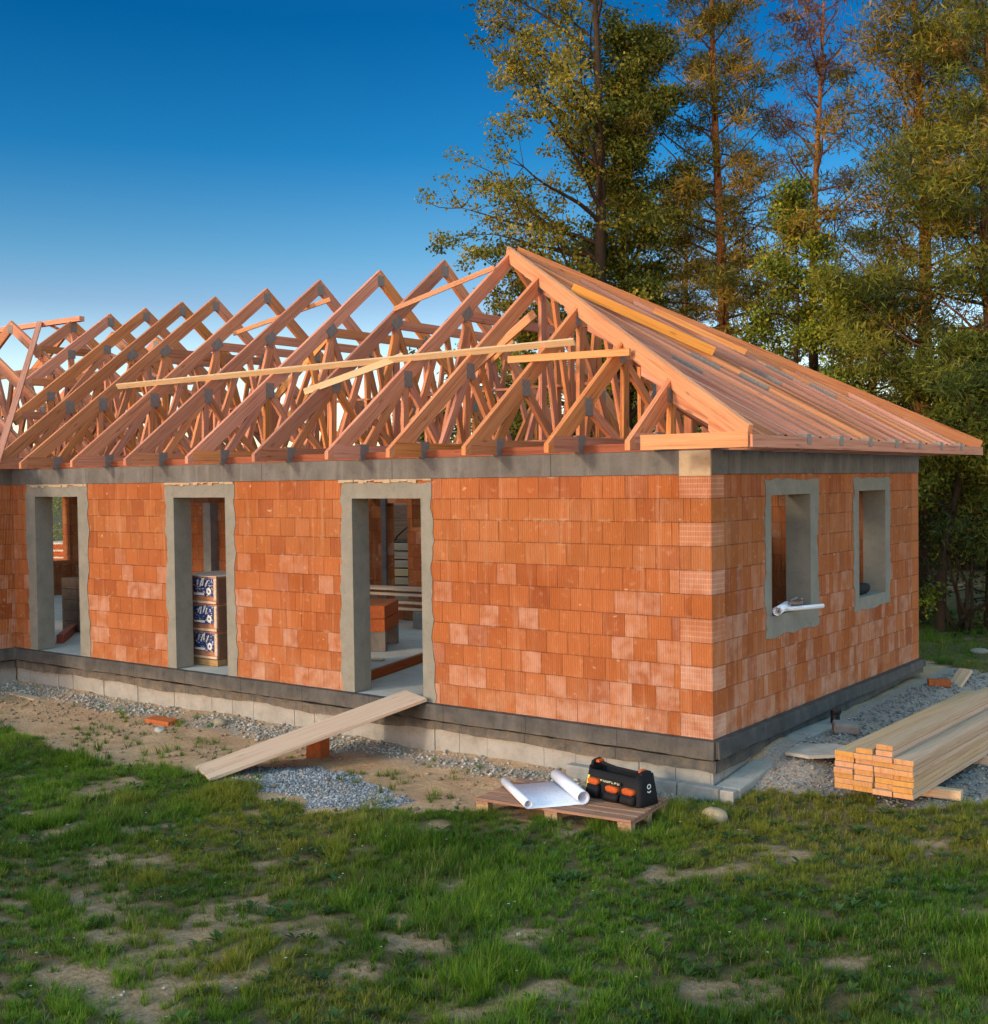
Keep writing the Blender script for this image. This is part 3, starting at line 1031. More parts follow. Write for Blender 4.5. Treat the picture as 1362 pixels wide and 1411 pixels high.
# valley frames riding on the wing roof
XV = -12.4
for i, x in enumerate((-13.8, -14.95, -16.23)):
    f = (XV - x) / 4.95
    yk = HALF * (1 - f)
    zb = EZ + (RZ - EZ) * f
    t = thing("valley_truss", ["large triangular valley truss at the left, beside the last full truss", "middle-sized valley truss left of the full trusses", "small triangular valley truss at far left below the ridge end"][i], "valley truss", (x, YC, 0), 0, "valley trusses stepping down to the left")
    zc = lambda y: top_z(y) - DV
    for s in (-1, 1):
        mem("top_chord", (0, s * yk, zc(yk) + .03), (0, 0, zc(0) - .003 * (s + 1)), CH, t, cut2=.07)
    mem("bottom_chord", (0, -yk + .15, zb + .02), (0, yk - .15, zb + .02), .14, t, w=.062)
    plate(0, zc(0) - .06, t, .15, .17)
    for y in ((-.9, .9) if yk > 1.6 else (0.02,)):
        mem("web", (0, y, top_z(abs(y)) - .2), (0, y + .02, zb + .05), .11, t, w=.054)
        if yk > 1.6:
            plate(y, top_z(y) - .19, t, .16, .16)
    if yk > 2:
        for s in (-1, 1):
            mem("web", (0, s * 2.1, top_z(2.1) - .2), (0, s * 2.12, zb + .04), .1, t, w=.054)
            mem("web", (0, s * .9, top_z(.9) - .25), (0, s * 2.05, zb + .04), .1, t, w=.05)
            plate(s * 2.1, top_z(2.1) - .19, t, .16, .16)
# wing trusses: the same truss turned a quarter
for i, y in enumerate((-2.2, -1.0, .25, 1.45, 2.65, 3.9, 5.1, 6.3)):
    t = copy_tree(proto)
    t.location = (-17.35, y, .0)
    t.scale = (1, 1.24, 1)
    t.rotation_euler = (0, 0, R(90))
    t['label'] = f"timber truss of the left wing turned crosswise, {ORD[i]} from the front"
    t['group'] = "crosswise trusses of the left wing"


def single_beam(name, label, cat, p1, p2, w, d, mat, group=None, up=(0, 0, 1), bevel=0):
    m = MB()
    p1, p2 = np.array(p1, float), np.array(p2, float)
    c = (p1 + p2) / 2
    m.beam(p1 - c, p2 - c, w, d, up=up)
    o = m.build(name, M[mat], None, tuple(c), bevel)
    if mat == 'board':
        o.data.materials.append(M['endgrain'])
        for pg in list(o.data.polygons)[-2:]:
            pg.material_index = 1
    return tag(o, label, cat, group)


# hip rafters, ridge, valley
hipn = np.array((.45, -.6, .9))
single_beam("hip_rafter", "broad orange hip rafter running from the peak down to the near corner", "rafter", (-4.98, 3.30, 6.11), (.71, -.61, 3.11), .05, .215, 'fascia')
single_beam("hip_rafter", "hip rafter on the far edge of the roof, down to the right eave tip", "rafter", (-4.9, 3.40, 6.11), (.71, 7.30, 3.11), .05, .215, 'truss')
single_beam("valley_rafter", "straight timber valley rafter rising at the far left of the roof", "rafter", (-12.45, -.58, 3.14), (-17.3, 3.27, 6.2), .10, .06, 'truss')
single_beam("valley_rafter", "timber valley rafter at the back of the left roof wing", "rafter", (-12.45, 7.25, 3.14), (-17.3, 3.43, 6.2), .10, .06, 'truss')
single_beam("ridge_board", "flat ridge board linking the left valley peak to the wing", "ridge board", (-15.9, 3.35, 6.16), (-22.0, 3.35, 6.22), .12, .10, 'truss')

# hip jacks in the X direction: rafter + tie + plates
SH = (RZ - EZ) / 5.62
for i, y in enumerate(np.arange(-.16, 7.1, .455)):
    f = 1 - abs(y - YC) / HALF
    xt = .7 - 5.62 * f
    t = thing("jack_truss", f"closely set jack rafter on the right hip slope, {['1st','2nd','3rd','4th','5th','6th','7th','8th','9th','10th','11th','12th','13th','14th','15th','16th','17th'][i]} counting from the near corner", "jack rafter", (0, y, 0), 0, "jack rafters of the right hip slope")
    m = MB()
    zt = EZ + (.7 - xt) * SH
    dz_ = (.012, -.014, .0, .02, -.006, .009, -.018)[i % 7]
    zt += dz_
    if xt < .2:
        m.prism([(.705, 3.005), (.705, EZ + dz_ * .3), (xt, zt), (xt, zt - .27), (.33, 3.005)], .07, 1, (-1, SH))
    else:
        m.prism([(.705, 3.005), (.705, EZ + dz_ * .3), (xt, zt), (xt, 3.005)], .07, 1, (-1, SH))
    m.build("rafter", M['rafter'], t)
    if f > .12:
        m = MB(); m.beam((.69, 0, 3.07), (max(xt + .25, -1.6), 0, 3.07), .062, .14); m.build("tie", M['truss'], t)
        m = MB(); m.beam((.52, 0, 3.075), (.69, 0, 3.075), .076, .13); m.build("connector_plate", M['plate'], t)
    if i % 2 == 0 and 1 < i:
        m = MB(); m.box((.66, -.055, 3.05), (.757, .055, 3.155)); m.build("connector_plate", M['plate'], t, None, .004)
    for q in ((.30 + .05 * ((i * 3) % 5),) if i % 5 in (1, 2, 4) else (.62 + .04 * (i % 3),) if i % 5 == 3 else ()):
        if f > q * .75 + .1:
            xm = .7 - 4.6 * q
            zm = EZ + (.7 - xm) * SH - .09
            m = MB(); m.beam((xm + .2, 0, zm - .2 * SH), (xm - .2, 0, zm + .2 * SH), .080, .15); m.build("connector_plate", M['plate'], t)
            m = MB(); m.beam((xm, 0, zm - .06), (xm + .02, 0, 3.16), .05, .1, up=(1, 0, 0)); m.build("web", M['truss'], t)
single_beam("fascia_board", "long salmon fascia board along the right eave", "fascia board", (.735, -.62, 3.06), (.735, 7.34, 3.06), .03, .12, 'truss')
single_beam("fascia_board", "short orange fascia board under the near eave corner", "fascia board", (-.45, -.635, 3.075), (.715, -.635, 3.075), .03, .15, 'fascia')
# hip laths and braces
single_beam("roof_lath", "short bright orange lath lying on the hip slope, lower one", "lath", (-3.1, 2.18, 5.26), (-1.45, 3.0, 4.35), .05, .12, 'orange_lath', None, (0, 0, 1))
single_beam("roof_lath", "thin bright orange lath lying on the hip slope, upper one", "lath", (-2.95, 4.1, 5.15), (-1.75, 4.6, 4.49), .05, .08, 'orange_lath', None, (0, 0, 1))
single_beam("brace_board", "long pale yellow brace lath nailed low across the front rafters", "brace", (-11.36, .95, 4.37), (-2.3, .99, 4.38), .035, .085, 'lath', None, (0, -SL, 1))
single_beam("brace_board", "short brace lath to the right, just under the long pale one", "brace", (-3.1, .73, 4.2), (-1.35, .69, 4.16), .035, .085, 'fascia')
single_beam("brace_board", "thin upper diagonal brace lath left of the hip peak", "brace", (-6.25, 2.15, 5.28), (-4.9, 2.85, 5.83), .04, .07, 'fascia')
single_beam("brace_board", "pale diagonal brace lath tucked below the long one", "brace", (-6.45, .5, 3.98), (-5.1, 1.05, 4.42), .04, .09, 'lath')
single_beam("brace_board", "thin diagonal brace lath high in the middle of the roof", "brace", (-10.3, 2.55, 5.30), (-8.65, 3.25, 5.80), .04, .07, 'fascia')
for i, (yy, zz, x0, x1, lb) in enumerate([(4.55, 4.9, -12.5, -5.2, "long runner tying the rear webs together, upper one"), (2.0, 3.23, -12.9, -1.9, "front runner lying on the bottom chords of the trusses"),
                                          (4.9, 3.23, -12.9, -1.9, "rear runner lying on the bottom chords of the trusses"), (4.5, 4.2, -13.4, -3.2, "long runner tying the rear webs together, lower one")]):
    single_beam("runner_board", lb, "runner", (x0, yy, zz), (x1, yy, zz), .1, .04, 'truss')
# diagonal stabilisers between the trusses
rr = random.Random(5)
for i in range(4):
    x0 = -11.9 + i * 1.8
    yy = 2.28 if i % 2 else 4.5
    single_beam("stabiliser", f"diagonal stabiliser board between the trusses, {ORD[i]} from the left", "stabiliser", (x0, yy, 3.3), (x0 + 2.1 + .2 * i, yy + .02, 5.0), .04, .12, 'fascia', "diagonal stabilisers inside the roof")

# ================================================================== things on the ground
def gz(x, y):
    return float(zground(np.array([x]), np.array([y]))[0])


# ramp plank and the block that props it
m = MB()
m.beam((0, 0, 0), (2.66, 0, 0), .66, .045)
pl = m.build("ramp_plank", M['plank'], None, None, .006)
a = np.array((-5.26, -2.35, -.60)); b_ = np.array((-4.10, .06, .05))
d = Vector(b_ - a)
pl.location = a
Lr = d.length
pl.scale = (Lr / 2.66, 1, 1)
pl.rotation_euler = (0, -math.asin(d.z / Lr), math.atan2(d.y, d.x))
tag(pl, "wide dusty wooden ramp plank leading up to the right doorway", "plank")


def rough_block(name, label, cat, loc, size, rz, mat, tilt=(0, 0), bevel=.01, group=None):
    m = MB()
    m.box((-size[0] / 2, -size[1] / 2, 0), (size[0] / 2, size[1] / 2, size[2]))
    o = m.build(name, M[mat], None, loc, bevel)
    o.rotation_euler = (tilt[0], tilt[1], rz)
    return tag(o, label, cat, group)


rough_block("clay_block", "orange clay block propping up the ramp plank", "block", (-4.95, -.82, gz(-4.95, -.82) - .02), (.2, .25, .28), .3, 'redbrick')
rough_block("clay_block", "flat red brick lying on the bare soil left of the ramp", "brick", (-8.1, -.75, gz(-8.1, -.75)), (.42, .22, .07), .2, 'redbrick', (.05, .06))
rough_block("timber_offcut", "grey board lying by the plinth at the far left", "board", (-11.9, -.55, gz(-11.9, -.55)), (1.0, .16, .03), -.1, 'plank')
rough_block("clay_block", "dark red brick by the far right corner of the plinth", "brick", (.50, 6.0, gz(.5, 6.0)), (.3, .18, .09), .4, 'redbrick')
rough_block("timber_offcut", "short weathered board leaning at the far right plinth corner", "board", (.62, 6.5, gz(.62, 6.5)), (.55, .2, .05), 1.3, 'plank', (0, -.6))
rough_block("concrete_lump", "brown concrete lump beside the right footing", "rubble", (.52, 2.35, gz(.5, 2.3)), (.3, .2, .13), .5, 'greyblock', (.1, .05), .03)
# broken flagstone
m = MB()
pts = [(-.42, -.1), (-.1, -.26), (.25, -.2), (.36, -.06), (.5, .12), (.2, .28), (-.28, .24)]
top = [(x * .8, y, .035) for x, y in pts]; bot = [(x * .8, y, 0) for x, y in pts]
m.quad(top); m.quad(bot[::-1])
for i in range(7):
    j = (i + 1) % 7
    m.quad([bot[i], bot[j], top[j], top[i]])
o = m.build("flagstone", M['foot'], None, (.62, 1.25, gz(.62, 1.25) + .035), .006)
o.rotation_euler = (.03, -.05, .35)
tag(o, "broken pale flagstone lying beside the right plinth", "slab")


# pipe stub at the right plinth
def tube_ring(m, path, rad, sides=12, cap=True):
    path = [np.array(q, float) for q in path]
    rings = []
    for i, q in enumerate(path):
        t = path[min(i + 1, len(path) - 1)] - path[max(i - 1, 0)]
        t /= np.linalg.norm(t)
        a = np.cross(t, (0, 0, 1)) if abs(t[2]) < .9 else np.cross(t, (1, 0, 0))
        a /= np.linalg.norm(a); b2 = np.cross(t, a)
        r = rad[i] if hasattr(rad, '__len__') else rad
        rings.append([q + (a * math.cos(2 * math.pi * k / sides) + b2 * math.sin(2 * math.pi * k / sides)) * r for k in range(sides)])
    for A, B in zip(rings, rings[1:]):
        for k in range(sides):
            j = (k + 1) % sides
            m.quad([A[k], A[j], B[j], B[k]])
    if cap:
        m.quad(rings[0][::-1]); m.quad(rings[-1])
    return m


m = MB(); tube_ring(m, [(0, 0, 0), (.0, 0, .10), (.01, 0, .14), (.01, 0, .16)], [.055, .055, .066, .066], 16)
o = m.build("drain_pipe", M['pipe'], None, (.24, 2.75, -.26)); tag(o, "black plastic pipe stub standing by the right plinth", "pipe")


# rock and stones
def stone(name, label, loc, size, seed, color, cat="stone"):
    rs = np.random.default_rng(seed)
    import bmesh
    bm = bmesh.new()
    bmesh.ops.create_icosphere(bm, subdivisions=3, radius=1)
    V = np.array([v.co[:] for v in bm.verts]); F = np.array([[v.index for v in f.verts] for f in bm.faces])
    bm.free()
    dirs = rs.normal(size=(9, 3)); dirs /= np.linalg.norm(dirs, axis=1)[:, None]
    r = np.ones(len(V))
    for dv in dirs:
        r = np.minimum(r, rs.uniform(.72, .95) / np.maximum(V @ dv, .3))
    V = V * r[:, None] * np.array(size) / 2
    me = np_mesh(name, V, F, M['stone'], np.tile(color, (len(V), 1)), True)
    o = link(name, me, None, loc)
    return tag(o, label, cat)


stone("boulder", "rounded pale boulder in the grass right of the pallet", (.32, -.62, gz(.32, -.62) + .05), (.27, .24, .19), 4, (.40, .29, .18), "boulder")
stone("boulder", "small pale stone at the right edge of the lawn", (2.80, -.12, gz(2.8, -.12) + .04), (.14, .12, .11), 5, (.36, .27, .17))
stone("boulder", "grey stone half buried in soil beside the red brick", (-7.35, -.35, gz(-7.35, -.35) + .03), (.26, .18, .13), 6, (.26, .22, .16))
stone("boulder", "flat pale stone by the gravel left of the red brick", (-7.75, -1.05, gz(-7.75, -1.05) + .02), (.2, .16, .09), 8, (.38, .34, .29))
stone("boulder", "pale stone lying in the grass behind the house on the right", (.1, 9.6, gz(.1, 9.6) + .03), (.32, .22, .13), 9, (.24, .22, .18))

# ---- pallet
PX, PY, PA = -1.76, -1.74, R(6.5)
PZ = -.655
pal = thing("pallet", "weathered wooden pallet on the grass holding drawings and tool bag", "pallet", (PX, PY, PZ), PA)
PLN, PDP = 1.70, .90
nd = 6
wd = (PDP - (nd - 1) * .035) / nd
for i in range(nd):
    y0 = i * (wd + .035)
    m = MB(); m.box((0, y0, .148), (PLN, y0 + wd, .176)); o = m.build("deck_board", M['pallet'], pal, None, .004)
for x in (0.0, PLN / 2 - .07, PLN - .14):
    m = MB(); m.box((x, 0, .122), (x + .14, PDP, .147), 1); m.build("cross_board", M['pallet'], pal)
    for y in (0.0, PDP / 2 - .05, PDP - .1):
        m = MB(); m.box((x, y + .003, .03), (x + .14, y + .1, .121)); m.build("spacer_block", M['blockwood'], pal, None, .004)
for y in (0.0, PDP / 2 - .05, PDP - .1):
    m = MB(); m.box((0, y, .008), (PLN, y + .1, .029)); m.build("base_board", M['pallet'], pal)


def pal_pt(u, v, z=0):
    c, s = math.cos(PA), math.sin(PA)
    return np.array((PX + u * c - v * s, PY + u * s + v * c, PZ + .176 + z))


# ---- building plans, both edges rolled
A0, A1 = np.array((-1.86, -1.21)), np.array((-1.12, -1.81))
B0, B1 = np.array((-1.46, -.77)), np.array((-.72, -1.44))
# local frame: u from left roll to right roll, v along the rolls
prof = []
rl, rb = .042, .066
uW = .56
for k_ in range(22):      # left roll: spiral in
    th = 2 * math.pi * 1.35 * (1 - k_ / 21)
    r = rl - .010 * (1 - k_ / 21)
    prof.append((-math.sin(th) * r, rl - math.cos(th) * r + .0))
prof = [(x, z + .004) for x, z in prof]
for k_ in range(1, 7):
    prof.append((uW * k_ / 7, .004 + .003 * (k_ in (1, 6))))
for k_ in range(22):
    th = 2 * math.pi * 1.35 * k_ / 21
    r = rb - .016 * k_ / 21
    prof.append((uW + math.sin(th) * r, .004 + rb - math.cos(th) * r))
axis_v = np.append((A1 - A0) / np.linalg.norm(A1 - A0), 0)
axis_u = np.array((-axis_v[1], axis_v[0], 0))
LV = .93
org = np.array((-1.80, -1.20, PZ + .178))
m = MB()
th_ = .002
for (x0, z0), (x1, z1) in zip(prof, prof[1:]):
    q = [org + axis_u * x0 + (0, 0, z0), org + axis_u * x1 + (0, 0, z1)]
    m.quad([q[0], q[0] + axis_v * LV, q[1] + axis_v * LV, q[1]], [(x0, 0), (x0, LV), (x1, LV), (x1, 0)])
m.v = [tuple(np.array(v) - org) for v in m.v]
# paper with faint drawing lines
k = N("plan_paper")
u_ = k.uv()
bt = k.n('ShaderNodeTexBrick')
bt.offset = .37
bt.inputs['Color1'].default_value = (.68, .72, .82, 1)
bt.inputs['Color2'].default_value = (.70, .735, .825, 1)
bt.inputs['Mortar'].default_value = (.38, .48, .68, 1)
bt.inputs['Scale'].default_value = 1.0
bt.inputs['Mortar Size'].default_value = .0026
bt.inputs['Brick Width'].default_value = .17
bt.inputs['Row Height'].default_value = .09
k.l(k.vscale(u_, (1, 1, 1)), bt.inputs['Vector'])
sx = k.n('ShaderNodeSeparateXYZ'); k.l(u_, sx.inputs[0])
inn = k.math('MULTIPLY', k.math('MULTIPLY', k.math('GREATER_THAN', sx.outputs[0], .09), k.math('LESS_THAN', sx.outputs[0], .50)),
             k.math('MULTIPLY', k.math('GREATER_THAN', sx.outputs[1], .1), k.math('LESS_THAN', sx.outputs[1], .84)))
c = k.mix(k.math('MULTIPLY', inn, .8), (.70, .73, .82), bt.outputs[0])
M['plan'] = k.finish(c, .55, None, .25, .12)
def weld(o):
    import bmesh
    bm = bmesh.new(); bm.from_mesh(o.data)
    bmesh.ops.remove_doubles(bm, verts=bm.verts, dist=1e-5)
    bm.to_mesh(o.data); bm.free()


o = m.build("building_plan", M['plan'], None, tuple(org), 0, True)
weld(o)
sm = o.modifiers.new("Solidify", 'SOLIDIFY'); sm.thickness = .0015
tag(o, "white unrolled building plan with curled edges lying on the pallet", "building plan")

# ---- tool bag
BA = math.atan2(-.16, .71) + R(2)
bag = thing("tool_bag", "black open-topped tool bag with orange pockets standing on the pallet", "tool bag", (-.535, -.95, PZ + .177), BA)
bag.scale = (1.06, 1.02, .80)
BL, BD, BH = .70, .30, .36


def loft(name, rings, mat, parent, bevel=0, smooth=False, close=True):
    m = MB()
    for A, B in zip(rings, rings[1:]):
        n = len(A)
        for i in range(n):
            j = (i + 1) % n
            m.quad([A[i], A[j], B[j], B[i]])
    if close:
        m.quad(rings[0][::-1]); m.quad(rings[-1])
    o = m.build(name, M[mat], parent, None, bevel)
    import bmesh
    bm = bmesh.new(); bm.from_mesh(o.data)
    bmesh.ops.remove_doubles(bm, verts=bm.verts, dist=1e-5)
    bmesh.ops.recalc_face_normals(bm, faces=bm.faces)
    bm.to_mesh(o.data); bm.free()
    if smooth:
        o.data.polygons.foreach_set('use_smooth', [True] * len(o.data.polygons))
    return o


def rrect(cx, cy, lx, ly, z, r=.04, n=4, dz=None):
    out = []
    for sx_, sy_, a0 in ((1, -1, -90), (1, 1, 0), (-1, 1, 90), (-1, -1, 180)):
        for i in range(n + 1):
            a = R(a0 + 90 * i / n)
            x = cx + sx_ * (lx / 2 - r) + r * math.cos(a); y = cy + sy_ * (ly / 2 - r) + r * math.sin(a)
            out.append((x, y, z + (dz(x, y) if dz else 0)))
    return out


rimz = lambda x, y: .11 * max(0, (abs(x) - .20) / .12) ** 1.5 if abs(x) > .20 else 0
rings = []
for t_ in (0, .04, .3, .7, 1.0):
    z = BH * .82 * t_
    lx = BL - .05 * t_ + (.01 if 0 < t_ < 1 else -.02)
    ly = BD - .05 * t_
    rings.append(rrect(0, 0, lx, ly, z, .045, 4, (lambda x, y, t_=t_: min(rimz(x, y), .085) if t_ == 1.0 else 0)))
# inner wall of the open top
rings.append(rrect(0, 0, BL - .09, BD - .09, BH * .80, .03, 4, lambda x, y: min(rimz(x, y), .08)))
rings.append(rrect(0, 0, BL - .12, BD - .12, BH * .45, .03, 4))
loft("bag_body", rings, 'black', bag, 0, True)
# carrying tube between end tabs
m = MB(); tube_ring(m, [(-.30, 0, BH + .05), (-.18, 0, BH + .035), (0, 0, BH + .01), (.18, 0, BH + .015), (.29, 0, BH + .03)], .018, 10)
m.build("carry_handle", M['black'], bag, None, 0, True)
for s, hh in ((-1, .12), (1, .08)):
    pr = [(s * .335, -.09, BH * .72), (s * .335, .09, BH * .72), (s * .315, .07, BH + hh * .55), (s * .305, .03, BH + hh * .78), (s * .305, -.03, BH + hh * .78), (s * .315, -.07, BH + hh * .55)]
    pr2 = [(x - s * .03, y, z) for x, y, z in pr]
    loft("end_tab", [pr, pr2], 'black', bag, .004)
    loft("tab_grip", [[(s * .268 + dx, y, z + BH + hh * .4) for y, z in ((-.045, 0), (.045, 0), (.035, .035), (-.035, .035))] for dx in (-.02, .025)], 'orange', bag, .004)
# front pockets: dark pouch with an orange bulge above, pale strip between
yf = -BD / 2
for px, w, zo in ((-.21, .15, .17), (.02, .17, .12), (.22, .16, .135)):
    loft("pocket", [rrect(px, yf - .012, w, .05, .02, .02, 3), rrect(px, yf - .022, w + .005, .07, zo * .5, .025, 3), rrect(px, yf - .010, w, .045, zo, .02, 3)], 'black', bag, 0, True)
    rngs = []
    for i_, (zz, gx_) in enumerate(((0, .75), (.02, 1), (.055, 1.0), (.075, .7))):
        rngs.append(rrect(px, yf + .005, w * gx_ * .9, .07, zo + .004 + zz, .02, 3))
    loft("pocket_panel", rngs, 'orange', bag, 0, True)
m = MB(); m.beam((-.30, yf - .004, .10), (-.315 + .03, yf + .012, .27), .025, .012, up=(0, 1, 0)); m.build("side_trim", M['lime'], bag, None, .003)
# name strip with pale strokes (lettering too blurred to read in the photograph)
m = MB(); m.beam((-.13, yf + .002, .242), (.13, yf + .002, .242), .014, .042); m.build("name_strip", M['black'], bag, None, .002)
m = MB()
xx = -.12
rr = random.Random(3)
for i in range(7):
    h = .026
    y = yf - .008
    m.beam((xx, y, .242 - h / 2), (xx, y, .242 + h / 2), .006, .004, up=(0, 1, 0))
    if i in (0, 3, 5):
        m.beam((xx + .004, y, .242 + h / 2 - .003), (xx + .022, y, .242 + h / 2 - .003), .004, .006)
        m.beam((xx + .004, y, .242), (xx + .018, y, .242), .004, .006)
    if i in (1, 2, 6):
        m.beam((xx + .020, y, .242 - h / 2), (xx + .020, y, .242 + h / 2), .006, .004, up=(0, 1, 0))
        m.beam((xx + .004, y, .242 - h / 2 + .003), (xx + .018, y, .242 - h / 2 + .003), .004, .006)
    if i == 4:
        m.beam((xx + .004, y, .242 - h / 2 + .003), (xx + .020, y, .242 - h / 2 + .003), .004, .006)
    xx += .035
o = m.build("lettering", M['pale'], bag)
# white ring emblem with a small chevron on the right end
m = MB()
xe = BL / 2 - .012
for i in range(12):
    a0, a1 = 2 * math.pi * i / 12, 2 * math.pi * (i + 1) / 12
    q = []
    for a_, r_ in ((a0, .030), (a1, .030), (a1, .017), (a0, .017)):
        q.append((xe + .004 - .02 * 0, math.cos(a_) * r_, .235 + math.sin(a_) * r_ * 1.1))
    m.quad(q)
o = m.build("ring_emblem", M['white'], bag)
m = MB(); m.beam((xe + .006, -.024, .178), (xe + .006, 0, .160), .004, .014); m.beam((xe + .006, 0, .160), (xe + .006, .024, .178), .004, .014)
m.build("chevron_emblem", M['white'], bag)

# ---- stack of timber boards
SB = np.array((1.13, .42))
sdir = np.array((.03, 1.0)); sdir /= np.linalg.norm(sdir)
sx_ = np.array((sdir[1], -sdir[0]))
z0 = -.415
BW, BT, SLn = .194, .052, 4.3
rr = random.Random(11)
colname = ['left', 'second', 'third', 'right']
rowname = ['bottom', 'second', 'third', 'fourth', 'fifth', 'sixth', 'seventh']
for c_ in range(4):
    for r_ in range(7):
        u = c_ * (BW + .007) + rr.uniform(-.006, .004)
        e0 = rr.uniform(-.035, .03)
        e1 = SLn + rr.uniform(-.15, .1)
        p1 = np.append(SB + sx_ * (u + BW / 2) + sdir * e0, z0 + (r_ + .5) * (BT + .002))
        p2 = np.append(SB + sx_ * (u + BW / 2) + sdir * e1, z0 + (r_ + .5) * (BT + .002) + .0)
        single_beam("timber_board", f"pale sawn board in the timber stack, {colname[c_]} column, {rowname[r_]} layer from the ground", "board", p1, p2, BW, BT - .001, 'board', "boards in the timber stack", bevel=.003)
for u0, r_, lb in ((.205, 7, "topmost left board lying on the timber stack"), (.40, 7, "lower of two boards topping the timber stack on the right"), (.395, 8, "uppermost board topping the timber stack on the right")):
    p1 = np.append(SB + sx_ * (u0 + BW / 2) + sdir * rr.uniform(0, .05), z0 + (r_ + .5) * (BT + .002))
    p2 = np.append(SB + sx_ * (u0 + BW / 2) + sdir * (SLn - .1), z0 + (r_ + .5) * (BT + .002))
    single_beam("timber_board", lb, "board", p1, p2, BW * (.85 if r_ else 1), BT - .001, 'board', "boards in the timber stack", bevel=.003)
for yy, lb in ((.55, "short squared bearer under the near end of the timber stack"), (2.2, "squared bearer under the middle of the timber stack"), (3.9, "squared bearer under the far end of the timber stack")):
    x0 = SB[0] + .05
    single_beam("bearer", lb, "bearer", (x0 - .02 + (.1 if yy < 1 else 0), SB[1] + yy, z0 - .052), (x0 + 1.02, SB[1] + yy + .05, z0 - .052), .1, .1, 'plank', "bearers under the timber stack", bevel=.006)

# ---- on the window sills
def roll_plan(name, label, p1, p2, r, cat="paper roll"):
    m = MB()
    p1, p2 = np.array(p1, float), np.array(p2, float)
    t = (p2 - p1); L = np.linalg.norm(t); t /= L
    a = np.cross(t, (0, 0, 1)); a /= np.linalg.norm(a); b2 = np.cross(a, t)
    n = 30
    pr = []
    for i in range(n + 1):
        th = 2 * math.pi * 1.6 * i / n
        rr_ = r * (1 - .28 * i / n)
        pr.append((math.cos(th) * rr_, math.sin(th) * rr_))
    for (x0, y0), (x1, y1) in zip(pr, pr[1:]):
        q0, q1 = p1 + a * x0 + b2 * y0, p1 + a * x1 + b2 * y1
        m.quad([q0 - p1, q1 - p1, q1 - p1 + t * L, q0 - p1 + t * L])
    o = m.build(name, M['paper'], None, tuple(p1), 0, True)
    weld(o)
    sm = o.modifiers.new("Solidify", 'SOLIDIFY'); sm.thickness = .002
    return tag(o, label, cat)


zs = 1.13 + .012
roll_plan("plan_roll", "thick white paper roll lying on the near window sill", (.06, 1.49, zs + .055), (-.10, 2.12, zs + .055), .052)
roll_plan("plan_roll", "thin white paper roll sticking out over the near window sill", (-.10, 1.72, zs + .035), (.26, 2.34, zs + .05), .026)
m = MB(); m.beam((0, 0, 0), (.16, .05, .01), .05, .035); m.beam((.1, .03, .03), (.2, -.08, .07), .03, .02)
m.beam((.02, .01, .03), (.06, .12, .06), .02, .02)
o = m.build("clamp_tool", M['plate'], None, (-.02, 1.98, zs + .10), .006); tag(o, "small grey clamp lying on the paper rolls at the window", "clamp")
zs2 = 1.10 + .013
m = MB()
for i, (x, y, r) in enumerate(((0, 0, .055), (.02, .1, .06), (-.01, .2, .055), (.0, .31, .05), (.01, .4, .035))):
    pass
gl = loft("work_gloves", [[(math.cos(a_) * w * .7, y, .06 + math.sin(a_) * h * 1.5) for a_ in np.linspace(0, 2 * math.pi, 10, endpoint=False)] for y, w, h in ((-.02, .03, .02), (.02, .07, .045), (.13, .075, .042), (.24, .065, .045), (.34, .07, .038), (.42, .045, .03), (.46, .015, .015))], 'black', None, 0, True)
gl.scale = (1.2, 1.2, 1.25); gl.location = (-.13, 4.42, zs2); tag(gl, "crumpled black work gloves on the far window sill", "gloves")

# ---- inside the rooms
gp = thing("goods_pallet", "film-wrapped stack of packs with blue labels inside the middle doorway", "packed goods", (-9.28, .46, 0))
m = MB(); m.box((0, 0, .0), (.93, .85, .09)); m.build("pallet_base", M['blockwood'], gp, None, .006)
for i, zz in enumerate((.095, .508, .921)):
    m = MB(); m.box((.01, .01, zz), (.92, .84, zz + .411)); m.build("pack", M['wrap'], gp, None, .012)
    m = MB(); m.box((.40, -.004, zz + .12), (.85, .006, zz + .39)); lb = m.build("label", M['blue'], gp, None, .003)
    m = MB()
    for kx in range(4):
        m.beam((.50 + kx * .062, -.008, zz + .28 - .02 * (kx % 2)), (.53 + kx * .062 + .03 * ((kx + i) % 2), -.008, zz + .36 + .015 * (kx % 3)), .022, .004, up=(0, 1, 0))
    m.beam((.42, -.008, zz + .15), (.66, -.008, zz + .15), .004, .035)
    for kx in range(12):
        a0, a1 = 2 * math.pi * kx / 12, 2 * math.pi * (kx + 1) / 12
        m.quad([(.765 + math.cos(a_) * r_, -.009, zz + .195 + math.sin(a_) * r_) for a_, r_ in ((a0, .055), (a1, .055), (a1, .02), (a0, .02))])
    m.build("print", M['white'], lb)
    m = MB(); m.box((.01, -.003, zz + .01), (.92, .007, zz + .045)); m.build("film_fold", M['wrapedge'], gp, None, .004)
    m = MB(); m.box((.86, -.006, zz + .05), (.925, .03, zz + .39)); m.build("film_fold", M['wrapedge'], gp, None, .02)
    m = MB(); m.box((.923, .04, zz + .02), (.93, .82, zz + .385)); m.build("side_film", M['brownside'], gp, None, .003)
m = MB(); m.box((0, 0, 1.33), (.93, .85, 1.345)); m.build("top_sheet", M['wrapedge'], gp, None, .004)

